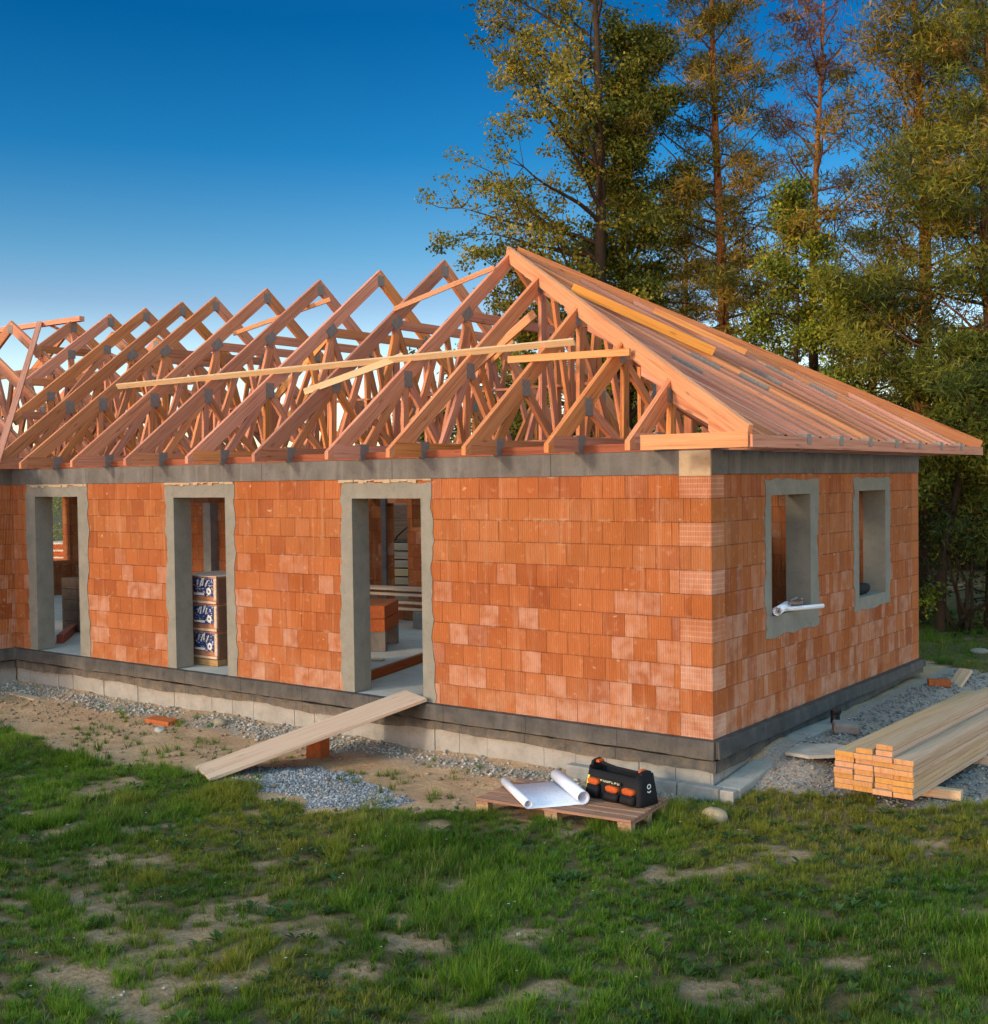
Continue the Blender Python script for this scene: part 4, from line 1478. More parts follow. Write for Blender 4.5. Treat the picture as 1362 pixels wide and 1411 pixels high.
GZS = -.3
fr_ = thing("door_buck", "rusty red timber frame standing inside the right doorway", "frame", (-5.5, .62, 0))
m = MB(); m.box((-.05, -.05, 0), (.05, .05, 2.7), 2); m.build("post", M['redwood'], fr_)
m = MB(); m.beam((-.06, .06, .06), (-.60, 1.95, .06), .08, .12); m.build("floor_beam", M['redwood'], fr_)
for (x, y, w, d_, h, lb, mt) in ((-7.75, 3.3, 1.1, .5, .42, "pack of red clay blocks on the floor behind the right doorway", 'redbrick'),):
    t = thing("block_pack", lb, "block pack", (x, y, 0), R(-60))
    for i in range(4):
        for j in range(2):
            m = MB(); m.box((-w / 2 + i * w / 4 + .004, -d_ / 2, .32 + j * .21), (-w / 2 + (i + 1) * w / 4 - .004, d_ / 2, .32 + j * .21 + .2)); m.build("clay_block", M[mt], t, None, .004)
    for xx in (-w / 2 + .1, w / 2 - .1):
        m = MB(); m.box((xx - .08, -d_ / 2, 0), (xx + .08, d_ / 2, .318)); m.build("support", M['greyblock'], t)
for i, (zz, L_) in enumerate(((.35, 2.4), (.47, 2.2), (.62, 2.3), (.72, 2.0))):
    single_beam("plank", f"plank in the pile under the rear window, {['lowest', 'second', 'third', 'topmost'][i]}", "plank", (-10.4 + .1 * i, 5.5, zz), (-10.4 + L_, 5.75 - .03 * i, zz), .3, .05, 'plank', "planks piled under the rear window")
for i, x in enumerate((-10.0, -8.7)):
    rough_block("trestle_block", f"grey block carrying the plank pile, {['left', 'right'][i]} one", "block", (x, 5.6, 0), (.3, .3, .32), 0, 'greyblock')
rough_block("timber_offcut", "pale board offcut lying on the floor inside the right doorway", "board", (-6.9, 2.1, 0.0), (.6, .12, .03), .5, 'plank')
t = thing("block_stack", "stack of dark brown blocks inside the left doorway", "block stack", (-13.9, 1.9, 0))
for j in range(5):
    for i in range(2):
        m = MB(); m.box((-.5 + i * .5, -.12, j * .2), (-.5 + i * .5 + .49, .12, j * .2 + .195)); m.build("block", M['brownblock'], t, None, .006)
single_beam("floor_beam", "red timber lying across the floor inside the left doorway", "beam", (-12.8, .7, .07), (-15.0, 2.6, .07), .12, .14, 'redwood')
t = thing("brick_stack", "striped stack of pink brick packs seen through the left doorway", "brick stack", (-22.9, 7.75, GZS), R(20))
for j in range(8):
    m = MB(); m.box((-.9, -.45, j * .19), (.9, .45, j * .19 + .13)); m.build("brick_layer", M['redbrick'], t, None, .01)
    m = MB(); m.box((-.92, -.47, j * .19 + .132), (.92, .47, j * .19 + .186)); m.build("pallet_layer", M['wrapedge'], t, None, .01)
t = thing("board_pile", "stacked boards seen outside through the rear window of the right room", "board pile", (-13.4, 10.0, -.28), R(20))
for j in range(8):
    m = MB(); m.box((-1.8, -.5, j * .2), (1.8, .5, j * .2 + .17)); m.build("board_layer", M['plank' if j != 4 else 'lath'], t, None, .01)
m = MB(); m.box((-1.6, -.45, 1.62), (1.6, .45, 2.5)); m.build("tarp_bundle", M['pallet'], t, None, .05)


# ================================================================== loose stones, grass
def pebbles(name, pts, sizes, cols, seed):
    rs = np.random.default_rng(seed)
    base = np.array([(1, 0, 0), (-1, 0, 0), (0, 1, 0), (0, -1, 0), (0, 0, 1), (0, 0, -1)], float)
    fc = np.array([(0, 2, 4), (2, 1, 4), (1, 3, 4), (3, 0, 4), (2, 0, 5), (1, 2, 5), (3, 1, 5), (0, 3, 5)])
    n = len(pts)
    B = base[None] * rs.uniform(.55, 1.2, (n, 6, 1)) * sizes[:, None, None] + rs.normal(0, .18, (n, 6, 3)) * sizes[:, None, None]
    B[:, :, 2] *= .7
    a = rs.uniform(0, 6.28, n); c, s = np.cos(a), np.sin(a)
    X = B[:, :, 0] * c[:, None] - B[:, :, 1] * s[:, None]; Y = B[:, :, 0] * s[:, None] + B[:, :, 1] * c[:, None]
    V = np.stack([X, Y, B[:, :, 2]], -1) + pts[:, None, :]
    F = fc[None] + (np.arange(n) * 6)[:, None, None]
    me = np_mesh(name, V.reshape(-1, 3), F.reshape(-1, 3), M['stone'], np.repeat(cols, 6, 0))
    return link(name, me)


def scatter(n, x0, x1, y0, y1, keep):
    x = rng.uniform(x0, x1, n); y = rng.uniform(y0, y1, n)
    m_ = keep(x, y) > rng.uniform(0, 1, n)
    return x[m_], y[m_]


def pebble_set(name, label, n, box, keep, smin, smax, c0, c1, seed):
    x, y = scatter(n, *box, keep)
    s = smin + (smax - smin) * rng.uniform(0, 1, len(x)) ** 2.5
    f = rng.uniform(0, 1, (len(x), 1))
    cols = np.array(c0) * (1 - f) + np.array(c1) * f
    o = pebbles(name, np.stack([x, y, zground(x, y) + s * .25], -1), s, cols, seed)
    return tag(o, label, "gravel", None, 'stuff')


pebble_set("gravel_heap", "spread of blue-grey gravel beside the foot of the ramp", 14000, (-5.4, -2.3, -2.7, -1.0), lambda x, y: gravel_mask(x, y) * 1.0, .010, .026, (.16, .155, .16), (.46, .45, .46), 1)
pebble_set("rubble_strip", "pale rubble strewn along the foot of the foundation", 16000, (-13, .3, -1.0, -.02),
           lambda x, y: np.clip(1.15 - np.abs(y + .22) / .40 + (fbm(x * 1.3, y * 2, 8) - .5) * 1.4, 0, 1) * np.clip((fbm(x * .8, y * .8, 29, 3) - .40) * 5 + (x > -5.5) * .5, .06, .8), .008, .04, (.22, .18, .14), (.50, .45, .39), 2)
pebble_set("crushed_stone", "grey crushed stone along the right side of the house", 16000, (.28, 2.7, -.1, 8.0), lambda x, y: soil_mask(x, y) * .75, .008, .03, (.13, .12, .12), (.34, .32, .30), 3)
pebble_set("soil_clods", "clods and small stones on the bare soil strip", 4200, (-13, -1, -2.7, -.3), lambda x, y: soil_mask(x, y) * np.clip((fbm(x * 1.1, y * 1.1, 63) - .42) * 3, 0.04, .7), .008, .045, (.20, .12, .07), (.36, .26, .17), 4)
pebble_set("lawn_stones", "small pale stones scattered in the lawn", 900, (-9, 5, -8, 0), lambda x, y: (1 - soil_mask(x, y)) * np.clip(bare_amt(x, y), .12, 1), .008, .03, (.28, .21, .14), (.48, .42, .33), 5)

fr_r, fr_u, fr_f = ca_r, ca_u, ca_f


def in_view(x, y, z, mx=.10, my=.12):
    d = np.stack([x - CAM[0], y - CAM[1], z - CAM[2]], -1)
    w = d @ fr_f
    u = FPX * (d @ fr_r) / w / 681; v = FPX * (d @ fr_u) / w / 705.5
    return (w > .5) & (np.abs(u) < 1 + mx) & (np.abs(v) < 1 + my)


def blades(x, y, h, az, lean, w, cols, curl):
    n = len(x)
    z = zground(x, y) - .006
    dx, dy = np.cos(az), np.sin(az)
    sx, sy = -dy, dx
    V = np.zeros((n, 6, 3), np.float32)
    for i, (t, ww) in enumerate(((0, 1.0), (.55, .85), (1.0, .12))):
        off = lean * t + curl * t * t
        px = x + dx * off * h; py = y + dy * off * h
        pz = z + h * t * np.sqrt(np.clip(1 - (off * .75) ** 2, .12, 1))
        for s, kx in ((-1, 0), (1, 1)):
            V[:, i * 2 + kx, 0] = px + s * sx * w * ww / 2
            V[:, i * 2 + kx, 1] = py + s * sy * w * ww / 2
            V[:, i * 2 + kx, 2] = pz
    f = np.array([(0, 1, 3, 2), (2, 3, 5, 4)])
    F = (f[None] + (np.arange(n) * 6)[:, None, None]).reshape(-1, 4)
    return V.reshape(-1, 3), F, np.repeat(cols, 6, 0)


def grass_field(name, label, ntuft, per, box, hmul, keepf, seed, colmul=(1, 1, 1)):
    rs = np.random.default_rng(seed)
    tx, ty = rs.uniform(box[0], box[1], ntuft), rs.uniform(box[2], box[3], ntuft)
    ok = in_view(tx, ty, zg0(ty)) & (keepf(tx, ty) > rs.uniform(0, 1, ntuft))
    c_, s_ = math.cos(PA), math.sin(PA)      # nothing grows up through the pallet
    pu, pv = (tx - PX) * c_ + (ty - PY) * s_, -(tx - PX) * s_ + (ty - PY) * c_
    ok &= ~((pu > .03) & (pu < PLN + .02) & (pv > .05) & (pv < PDP + .02))
    tx, ty = tx[ok], ty[ok]
    n = len(tx)
    th = fbm(tx * 1.4, ty * 1.4, 201, 3)
    tall = np.clip((th - .35) * 2.6, .25, 1.5) * rs.uniform(.55, 1.45, n) * (1 - .55 * bare_amt(tx, ty)) * hmul
    kk = np.repeat(np.arange(n), per)
    m_ = len(kk)
    sp = rs.uniform(.02, .05, n)[kk]
    az = rs.uniform(0, 6.283, m_)
    rad = np.abs(rs.normal(0, 1, m_)) * sp
    x = tx[kk] + np.cos(az) * rad; y = ty[kk] + np.sin(az) * rad
    h = (.035 + .085 * tall[kk]) * rs.uniform(.5, 1.25, m_)
    az2 = az + rs.normal(0, .7, m_)
    lean = np.clip(rs.normal(.35, .22, m_), 0, .95)
    curl = np.clip(rs.normal(.2, .2, m_), 0, .6)
    w = rs.uniform(.003, .0062, m_)
    # colour varies by patch, by tuft and by blade
    pat = fbm(tx * .8, ty * .8, 303, 4)[kk]
    tu = rs.uniform(0, 1, n)[kk]
    g0, g1, g2, straw = np.array((.058, .125, .011)), np.array((.145, .25, .022)), np.array((.245, .235, .03)), np.array((.36, .27, .12))
    f = np.clip((pat - .5) * 2.2 + .5 + (tu - .5) * .9, 0, 1)[:, None]
    c = g0 * (1 - f) + g1 * f
    yel = np.clip((fbm(tx * .7 + 9, ty * .7, 404)[kk] - .5) * 3 + (tx[kk] > .2) * np.clip((ty[kk] + 1.8) / 1.5, 0, 1) * .7, 0, .85)[:, None]
    c = c * (1 - yel) + g2 * yel
    st = (rs.uniform(0, 1, m_) < .03 + .16 * np.clip((fbm(tx * 1.1 - 4, ty * 1.1, 611)[kk] - .52) * 5, 0, 1))[:, None]
    c = np.where(st, straw * rs.uniform(.6, 1.1, (m_, 1)), c) * rs.uniform(.75, 1.25, (m_, 1)) * np.array(colmul)
    V, F, C_ = blades(x, y, h, az2, lean, w, c, curl)
    o = link(name, np_mesh(name, V, F, M['grass'], C_))
    return tag(o, label, "grass", None, 'stuff')


def lawn_keep(x, y):
    return (~soil_mask(x, y)) * np.clip(1.05 - 1.1 * bare_amt(x, y), .10, 1)


grass_field("grass", "tufted green grass growing in patches over the foreground lawn", 26000, 42, (-13, 5.5, -8.2, 1.2), 1.0, lawn_keep, 21)
grass_field("long_grass", "longer grass tufts along the edge of the bare soil", 2400, 36, (-11, 1.5, -3.3, .5), 1.5, lambda x, y: (~soil_mask(x, y)) * soil_mask(x + .05, y + .38) * .8, 22)
grass_field("rough_grass", "rough grass behind the house and beside the timber stack", 9000, 22, (-2.5, 7, 3.5, 16), 1.35, lambda x, y: (~soil_mask(x, y)) * .9, 23, (.9, .9, .9))
grass_field("sprouting_weeds", "single grass tufts sprouting out of the bare soil", 520, 40, (-11, -1, -2.4, -.3), 1.0, lambda x, y: soil_mask(x, y) * np.clip((fbm(x * .9, y * .9, 515) - .55) * 6, 0, .5), 24)


# broad-leaved rosettes and small white flowers in the lawn
def rosettes(n, seed):
    rs = np.random.default_rng(seed)
    x, y = rs.uniform(-9, 4.5, n), rs.uniform(-7.5, .3, n)
    ok = in_view(x, y, zg0(y)) & (lawn_keep(x, y) > .5)
    x, y = x[ok], y[ok]
    Vs, Fs, Cs = [], [], []
    i0 = 0
    for a, b2 in zip(x, y):
        zc_ = float(zground(a, b2))
        nl = rs.integers(5, 10); L = rs.uniform(.04, .11)
        col = np.array((.045, .10, .025)) * rs.uniform(.7, 1.5) + np.array((.02, .015, .012)) * rs.uniform(0, 1)
        for q in range(nl):
            t = rs.uniform(0, 6.283); up = rs.uniform(.2, .9)
            d = np.array((math.cos(t), math.sin(t), up)); d /= np.linalg.norm(d)
            s = np.array((-math.sin(t), math.cos(t), 0)) * L * .16
            b0 = np.array((a, b2, zc_ + .02))
            Vs += [b0, b0 + d * L * .55 + s, b0 + d * L * np.array((1, 1, .75)), b0 + d * L * .55 - s]
            Fs.append((i0, i0 + 1, i0 + 2, i0 + 3)); i0 += 4
            Cs += [col * rs.uniform(.8, 1.2)] * 4
    o = link("lawn_weeds", np_mesh("lawn_weeds", np.array(Vs), np.array(Fs), M['grass'], np.array(Cs)))
    tag(o, "broad-leaved weeds spread through the lawn", "weeds", None, 'stuff')
    n2 = 170
    x, y = rs.uniform(-8, 4.5, n2), rs.uniform(-7, .2, n2)
    ok = in_view(x, y, zg0(y)) & (lawn_keep(x, y) > .5)
    x, y = x[ok], y[ok]
    Vs, Fs, Cs = [], [], []
    i0 = 0
    for a, b2 in zip(x, y):
        zc_ = float(zground(a, b2)) + rs.uniform(.05, .12); r = rs.uniform(.006, .013)
        col = np.array((.62, .6, .5)) if rs.uniform() < .75 else np.array((.6, .5, .1))
        for q in range(6):
            t = q * 1.047
            d = np.array((math.cos(t), math.sin(t), .25)) * r; s = np.array((-math.sin(t), math.cos(t), 0)) * r * .4
            b0 = np.array((a, b2, zc_))
            Vs += [b0, b0 + d * .7 + s, b0 + d, b0 + d * .7 - s]; Fs.append((i0, i0 + 1, i0 + 2, i0 + 3)); i0 += 4; Cs += [col] * 4
        s = np.array((.0015, .001, 0)); b0 = np.array((a, b2, zc_))
        Vs += [b0 - s, b0 + s, b0 + s - (0, 0, .12), b0 - s - (0, 0, .12)]; Fs.append((i0, i0 + 1, i0 + 2, i0 + 3)); i0 += 4; Cs += [np.array((.05, .1, .02))] * 4
    o = link("lawn_flowers", np_mesh("lawn_flowers", np.array(Vs), np.array(Fs), M['grass'], np.array(Cs)))
    tag(o, "tiny white and yellow flowers dotted through the lawn", "flowers", None, 'stuff')


rosettes(2600, 31)


# ================================================================== trees
class Tree:
    def __init__(s, seed):
        s.rs = np.random.default_rng(seed)
        s.bv, s.bf, s.bc = [], [], []
        s.nb = 0
        s.lv, s.lc = [], []

    def tube(s, path, radii, col, sides=6):
        path = np.array(path, float)
        n = len(path)
        T = np.gradient(path, axis=0)
        T /= np.linalg.norm(T, axis=1)[:, None] + 1e-9
        ref = np.where(np.abs(T[:, 2:3]) > .9, np.array([[1, 0, 0]]), np.array([[0, 0, 1]]))
        A = np.cross(T, ref); A /= np.linalg.norm(A, axis=1)[:, None] + 1e-9
        B = np.cross(T, A)
        an = np.linspace(0, 2 * np.pi, sides, endpoint=False)
        ring = path[:, None] + (A[:, None] * np.cos(an)[None, :, None] + B[:, None] * np.sin(an)[None, :, None]) * np.array(radii)[:, None, None]
        s.bv.append(ring.reshape(-1, 3))
        i = np.arange(n - 1)[:, None] * sides; j = np.arange(sides)[None]
        jn = (j + 1) % sides
        f = np.stack([i + j, i + jn, i + sides + jn, i + sides + j], -1).reshape(-1, 4) + s.nb
        s.bf.append(f)
        c = np.array(col, float)
        if c.ndim == 1:
            c = np.tile(c, (n, 1))
        s.bc.append(np.repeat(c, sides, 0))
        s.nb += n * sides

    def path(s, p0, d, L, n, wob=.12, grav=0.0):
        p = [np.array(p0, float)]
        d = np.array(d, float); d /= np.linalg.norm(d)
        for i in range(n):
            d = d + s.rs.normal(0, wob, 3) + np.array((0, 0, grav))
            d /= np.linalg.norm(d)
            p.append(p[-1] + d * L / n)
        return np.array(p)

    def leaves(s, c, rad, n, size, asp, pal, tone=None, up=0.0):
        rs = s.rs
        g = rs.normal(0, 1, (n, 3)); g = g / np.linalg.norm(g, axis=1)[:, None] * rs.uniform(0, 1, (n, 1)) ** .5 * np.array(rad) + c
        d = rs.normal(0, 1, (n, 3)) + np.array((0, 0, up)); d /= np.linalg.norm(d, axis=1)[:, None]
        e = np.cross(d, rs.normal(0, 1, (n, 3))); e /= np.linalg.norm(e, axis=1)[:, None] + 1e-9
        L = size * rs.uniform(.6, 1.35, (n, 1))
        v = np.stack([g, g + d * L * .5 + e * L * asp / 2, g + d * L, g + d * L * .5 - e * L * asp / 2], 1)
        s.lv.append(v.reshape(-1, 3))
        pal = np.array(pal)
        t = rs.uniform(0, 1) if tone is None else tone
        w = np.clip(t + rs.normal(0, .18, n), 0, .999) * (len(pal) - 1)
        i = w.astype(int); f = (w - i)[:, None]
        cc = (pal[i] * (1 - f) + pal[np.minimum(i + 1, len(pal) - 1)] * f) * rs.uniform(.7, 1.3, (n, 1))
        s.lc.append(np.repeat(cc, 4, 0))

    def build(s, name, label, loc, group=None, crown='crown'):
        t = thing(name, label, "tree" if 'shrub' not in name else "shrub", loc, 0, group)
        me = np_mesh("trunk", np.concatenate(s.bv), np.concatenate(s.bf), M['bark'], np.concatenate(s.bc), True)
        link("trunk", me, t)
        V = np.concatenate(s.lv)
        F = np.arange(len(V)).reshape(-1, 4)
        me = np_mesh(crown, V, F, M['leaf'], np.concatenate(s.lc))
        link(crown, me, t)
        return t


OLIVE = [(0.06, 0.071, 0.013), (0.158, 0.152, 0.017), (0.249, 0.206, 0.023), (0.315, 0.239, 0.032)]
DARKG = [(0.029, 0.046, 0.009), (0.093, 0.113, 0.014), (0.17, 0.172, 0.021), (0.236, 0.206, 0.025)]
PINE = [(0.05, 0.055, 0.011), (0.145, 0.131, 0.016), (0.249, 0.179, 0.023), (0.341, 0.193, 0.03)]
BROWNP = [(.10, .05, .03), (.16, .085, .05), (.20, .10, .045)]
GREENG = [(0.052, 0.082, 0.013), (0.151, 0.192, 0.018), (0.241, 0.26, 0.024), (0.331, 0.306, 0.033)]
BARK_D = (.05, .032, .02)
BARK_O = (.28, .115, .045)


def deciduous(seed, H, lean=(0, 0), base=.25, spread=3.5, nb=26, pal=OLIVE, dens=1.0, leaf=.15, r0=.17, sub=5, ang=(20, 60), clump=.42, az_bias=None, bark=BARK_D, taper=.45):
    t = Tree(seed); rs = t.rs
    n = 14
    hs_ = np.linspace(0, 1, n)
    path = np.stack([lean[0] * hs_ + .18 * np.sin(hs_ * 5 + seed), lean[1] * hs_ + .15 * np.cos(hs_ * 4 + seed) - .15 * math.cos(seed), hs_ * H], -1)
    path[:, 0] -= path[0, 0]; path[:, 1] -= path[0, 1]
    t.tube(path, r0 * (1 - hs_ * .93), bark, 8)
    for i in range(nb):
        f = base + (1 - base) * ((i + rs.uniform(0, 1)) / nb) ** .95
        k_ = f * (n - 1); j = min(int(k_), n - 2); p0 = path[j] * (1 - k_ + j) + path[j + 1] * (k_ - j)
        az = i * 2.4 + rs.uniform(-.5, .5)
        if az_bias is not None and rs.uniform() < .62:
            az = az_bias + rs.normal(0, .6)
        el = R(rs.uniform(*ang))
        L = spread * (1 - taper * (f - base) / (1 - base)) * rs.uniform(.65, 1.15)
        d = (math.cos(az) * math.cos(el), math.sin(az) * math.cos(el), math.sin(el))
        pb = t.path(p0, d, L, 7, .10, -.01)
        rb = r0 * (1 - f * .93) * .5
        t.tube(pb, np.linspace(max(rb, .02), .006, 8), bark, 5)
        for q in range(sub):
            jj = rs.integers(2, 8)
            if q == 0: jj = 7
            dd = np.array(d) + rs.normal(0, .65, 3) + (0, 0, .05)
            pt = t.path(pb[jj], dd, L * rs.uniform(.18, .38), 4, .2)
            t.tube(pt, np.linspace(.012, .004, 5), bark, 4)
            for w_ in range(2):
                c = pt[4 if w_ else rs.integers(1, 4)] + rs.normal(0, .06, 3)
                t.leaves(c, (clump * rs.uniform(.6, 1.3), clump * rs.uniform(.6, 1.3), clump * .5), max(4, int(85 * dens * rs.uniform(.5, 1.5))), leaf * .58, .62, pal, np.clip(rs.normal(.5, .28), 0, 1))
    return t


def pine(seed, H, base=.45, spread=2.4, nb=34, pal=PINE, dens=1.0, r0=.18, sparse=0.0, barkmix=.35, needle=.16, clump=.42, lean=(0, 0), top=.35, droop=0.0):
    t = Tree(seed); rs = t.rs
    n = 18
    hs_ = np.linspace(0, 1, n)
    path = np.stack([lean[0] * hs_ + .10 * np.sin(hs_ * 6 + seed), lean[1] * hs_ + .1 * np.cos(hs_ * 5 + seed) - .1 * math.cos(seed), hs_ * H], -1)
    path[:, 0] -= path[0, 0]
    cols = np.array([np.array(BARK_D) * (1 - w) + np.array(BARK_O) * w for w in np.clip((hs_ - barkmix) * 5, 0, 1)])
    t.tube(path, r0 * (1 - hs_ * .88), cols, 9)
    # dead stubs below the crown
    for i in range(10):
        f = base * rs.uniform(.5, 1.0)
        az = rs.uniform(0, 6.28)
        p0 = path[int(f * (n - 1))]
        pb = t.path(p0, (math.cos(az), math.sin(az), rs.uniform(-.3, .3)), rs.uniform(.5, 1.4), 4, .2)
        t.tube(pb, np.linspace(.018, .005, 5), BARK_D, 4)
    for i in range(nb):
        f = base + (1 - base) * ((i + rs.uniform(0, 1)) / nb)
        g = (f - base) / (1 - base)
        k_ = f * (n - 1); j = min(int(k_), n - 2); p0 = path[j] * (1 - k_ + j) + path[j + 1] * (k_ - j)
        az = i * 2.4 + rs.uniform(-.6, .6)
        prof_ = (.55 + .45 * math.sin(min(g / .4, 1) * math.pi / 2)) * (1 - (1 - top) * max(0, (g - .35) / .65))
        L = spread * prof_ * rs.uniform(.6, 1.2)
        el = R(rs.uniform(-8, 30) + 30 * g - droop)
        d = (math.cos(az) * math.cos(el), math.sin(az) * math.cos(el), math.sin(el))
        pb = t.path(p0, d, L, 6, .12, .02)
        t.tube(pb, np.linspace(.035 * (1 - .6 * g) + .008, .006, 7), np.array(BARK_D) * .5 + np.array(BARK_O) * .35, 5)
        if rs.uniform() < sparse:
            # twiggy branch with thin brownish needles only
            for q in range(5):
                pt = t.path(pb[rs.integers(2, 7)], np.array(d) + rs.normal(0, .7, 3), L * .3, 3, .25)
                t.tube(pt, np.linspace(.009, .003, 4), BARK_D, 3)
                t.leaves(pt[-1], (.3, .3, .2), 16, .13, .14, BROWNP, None)
            continue
        nc = max(4, int(8 * L / spread))
        for q in range(nc):
            jj = rs.integers(1, 7) if q else 6
            dd = np.array(d) + rs.normal(0, .6, 3)
            pt = t.path(pb[jj], dd, rs.uniform(.25, .6), 3, .2)
            t.tube(pt, np.linspace(.010, .004, 4), BARK_D, 3)
            tone = np.clip(rs.normal(.45, .28), 0, 1)
            t.leaves(pt[-1], (clump * rs.uniform(.7, 1.2), clump * rs.uniform(.7, 1.2), clump * .5), int(190 * dens * rs.uniform(.6, 1.3)), needle, .15, pal, tone, .4)
    return t


def shrub(seed, H, spread, n, pal, leaf=.13, dens=1.0):
    t = Tree(seed); rs = t.rs
    for i in range(7):
        az = rs.uniform(0, 6.28); el = R(rs.uniform(45, 85))
        pb = t.path((rs.normal(0, .15), rs.normal(0, .15), 0), (math.cos(az) * math.cos(el), math.sin(az) * math.cos(el), math.sin(el)), H * rs.uniform(.7, 1), 6, .12)
        t.tube(pb, np.linspace(.05, .01, 7), BARK_D, 5)
    for i in range(n):
        a = rs.uniform(0, 6.28); r = spread * math.sqrt(rs.uniform(0, 1)); z = H * rs.uniform(.05, 1.0)
        r *= math.sqrt(max(.06, 1 - (z / H) ** 2.2))
        t.leaves(np.array((math.cos(a) * r, math.sin(a) * r, z)), (.4, .4, .25), int(34 * dens), leaf, .55, pal, np.clip(rs.normal(.45, .3), 0, 1))
    return t


GZ0 = -.3
dec = deciduous(5, 17.0, (.3, .2), .20, 3.8, 44, OLIVE, .62, .15, .24, 9, (18, 55), .36, az_bias=R(212), taper=.3)
dec.build("deciduous_tree", "tall leafy tree with sparse spreading branches, leftmost behind the house", (-9.35, 12.0, GZ0))
d2 = deciduous(8, 13.2, (.2, -.2), .22, 2.4, 46, DARKG, 1.4, .14, .22, 7, (15, 65), .52, taper=.6)
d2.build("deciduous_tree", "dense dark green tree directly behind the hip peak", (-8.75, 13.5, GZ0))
pn = pine(12, 17.0, .24, 2.7, 78, PINE, .95, .20, .08, .22, clump=.46)
pn.build("pine_tree", "reddish pine with orange lower trunk rising behind the hip slope", (-7.3, 15.0, GZ0))
pn2 = pine(14, 14.6, .40, 1.8, 56, BROWNP, .6, .17, .6, .40, lean=(.15, 0))
pn2.build("pine_tree", "thin sparse pine with bare pinkish crown and orange trunk", (-5.05, 15.6, GZ0))
pn3 = pine(17, 13.6, .16, 2.9, 76, PINE, .85, .24, .06, .12, clump=.52)
pn3.build("pine_tree", "broad bushy pine with heavy crown, second from the right edge", (-2.35, 14.0, GZ0))
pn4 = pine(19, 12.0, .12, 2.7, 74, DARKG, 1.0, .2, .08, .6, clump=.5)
pn4.build("pine_tree", "dark green pine cut by the right edge of the view", (-.55, 13.0, GZ0))
g1 = deciduous(23, 9.0, (.3, 0), .12, 2.0, 32, GREENG, .75, .14, .12, 6, (20, 65), .42, taper=.85)
g1.build("young_tree", "bright olive young tree above the middle of the hip slope", (-5.2, 13.2, GZ0))
g2 = deciduous(27, 6.8, (-.2, 0), .1, 2.2, 26, GREENG, .8, .14, .12, 6, (10, 60), .45, taper=.8)
g2.build("young_tree", "olive young tree in front of the broad pine's trunk", (-3.2, 12.6, GZ0))
g3 = deciduous(29, 5.4, (.2, 0), .35, 2.0, 24, DARKG, 1.0, .14, .12, 6, (5, 55), .45, taper=.7)
g3.build("young_tree", "low green tree overhanging the far right corner of the house", (-1.3, 12.2, GZ0))
g4 = deciduous(41, 8.3, (.1, 0), .2, 2.0, 30, OLIVE, .7, .14, .10, 6, (10, 60), .4, taper=.6)
g4.build("young_tree", "small olive tree showing through the trusses just left of the hip peak", (-11.9, 12.8, GZ0))
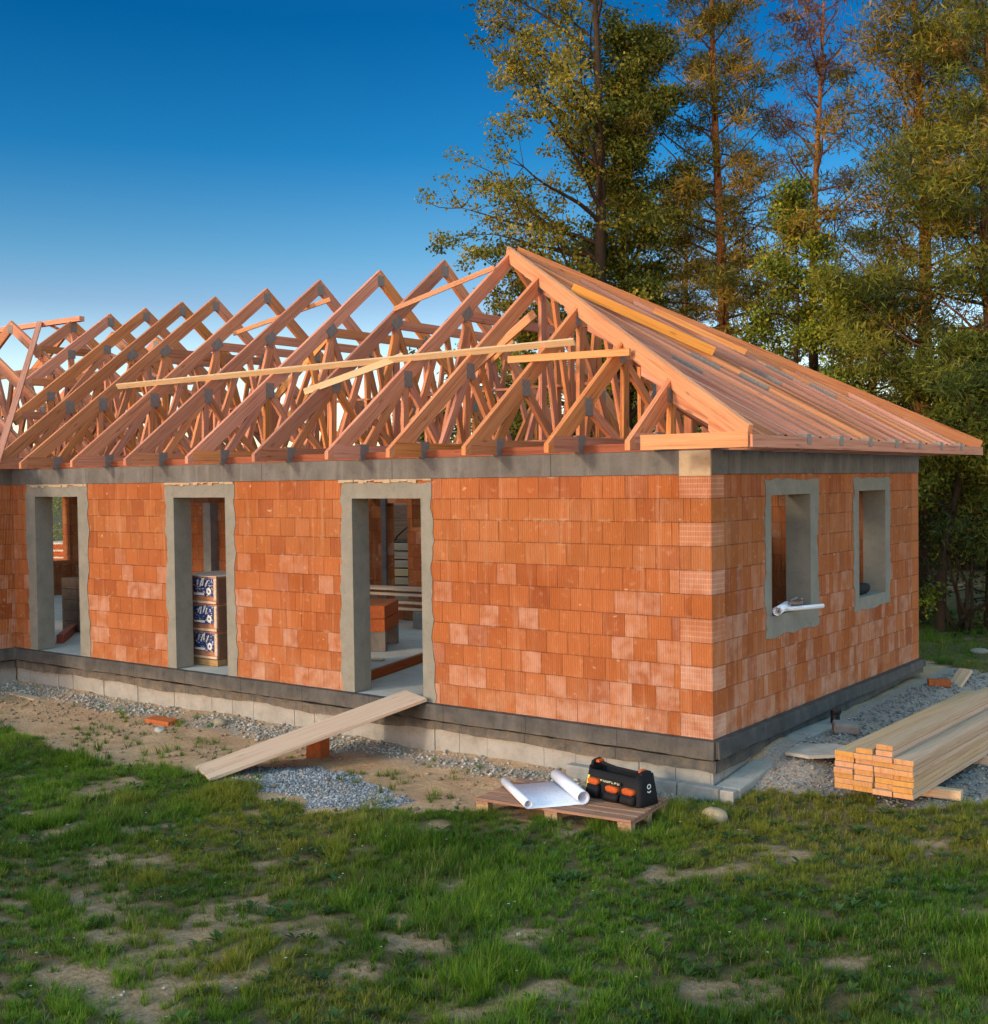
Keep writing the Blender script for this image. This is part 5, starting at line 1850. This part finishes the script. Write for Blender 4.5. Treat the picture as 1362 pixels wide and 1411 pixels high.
# fillers further back
spots = [(pn, -13.0, 24, 200, "distant pine seen low behind the leafy left tree"), (d2, -16.5, 25, 80, "distant dense tree hidden behind the long roof"), (pn3, -6.9, 25, 150, "distant broad pine between the two orange trunks"),
         (pn, 1.0, 21, 20, "distant pine beyond the right edge"),
         (g1, -11.5, 19, 120, "young tree low behind the trusses, left of the leafy tree"), (g2, -14.0, 17, 10, "young tree low behind the middle of the roof"), (g3, -18.0, 16, 60, "low tree behind the left doorway of the house")]
built = {}
for tr, x, y, rz, lb in spots:
    src = {id(pn): "reddish pine with orange", id(d2): "dense dark green tree", id(pn3): "broad bushy pine", id(g1): "bright olive", id(g2): "olive young tree in", id(g3): "low green tree over"}[id(tr)]
    so = next(o for o in bpy.data.objects if o.type == 'EMPTY' and str(o.get('label', '')).startswith(src))
    c = copy_tree(so)
    c.location = (x, y, GZ0)
    c.rotation_euler = (0, 0, R(rz))
    c.scale = (1.05, 1.05, .72 if tr in (pn, pn3, d2) else .95)
    c['label'] = lb
    c['group'] = "trees further back behind the house"
t = Tree(77)
for i in range(120):
    x, y = t.rs.uniform(-13, 9), t.rs.uniform(27, 36)
    h = t.rs.uniform(3.0, 5.2)
    t.tube([(x, y, GZ0 - .2), (x + .1, y, GZ0 + h)], [.12, .03], BARK_D, 5)
    for q in range(26):
        z = t.rs.uniform(.2, h + .8)
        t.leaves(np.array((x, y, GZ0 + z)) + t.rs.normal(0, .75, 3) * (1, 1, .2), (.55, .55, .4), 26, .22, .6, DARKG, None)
V_ = np.concatenate(t.bv + t.lv)
n0 = sum(map(len, t.bv))
F_ = np.concatenate(t.bf + [np.arange(len(V_) - n0).reshape(-1, 4) + n0])
o = link("far_woodland", np_mesh("far_woodland", V_, F_, M['leaf'], np.concatenate(t.bc + t.lc)))
tag(o, "low dark woodland far behind the house and tall trees", "woodland", None, 'stuff')
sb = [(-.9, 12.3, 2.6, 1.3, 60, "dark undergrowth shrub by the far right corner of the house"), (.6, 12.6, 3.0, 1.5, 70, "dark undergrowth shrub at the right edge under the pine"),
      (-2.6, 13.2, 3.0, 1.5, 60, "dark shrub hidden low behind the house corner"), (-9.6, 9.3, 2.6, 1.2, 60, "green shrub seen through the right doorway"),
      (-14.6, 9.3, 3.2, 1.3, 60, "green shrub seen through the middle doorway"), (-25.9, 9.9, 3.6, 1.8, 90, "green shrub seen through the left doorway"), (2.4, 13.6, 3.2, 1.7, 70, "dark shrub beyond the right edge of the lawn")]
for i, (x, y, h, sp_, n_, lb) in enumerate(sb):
    shrub(50 + i, h, sp_, n_ if 2 < i < 6 else int(n_ * .55), GREENG if 2 < i < 6 else [(.012, .018, .005), (.025, .032, .008), (.05, .055, .014), (.09, .085, .02)], .09, 1.4).build("shrub", lb, (x, y, GZ0), "undergrowth shrubs behind the house", 'foliage')  # near-black palette puts the deep shade of the undergrowth into the leaf colour
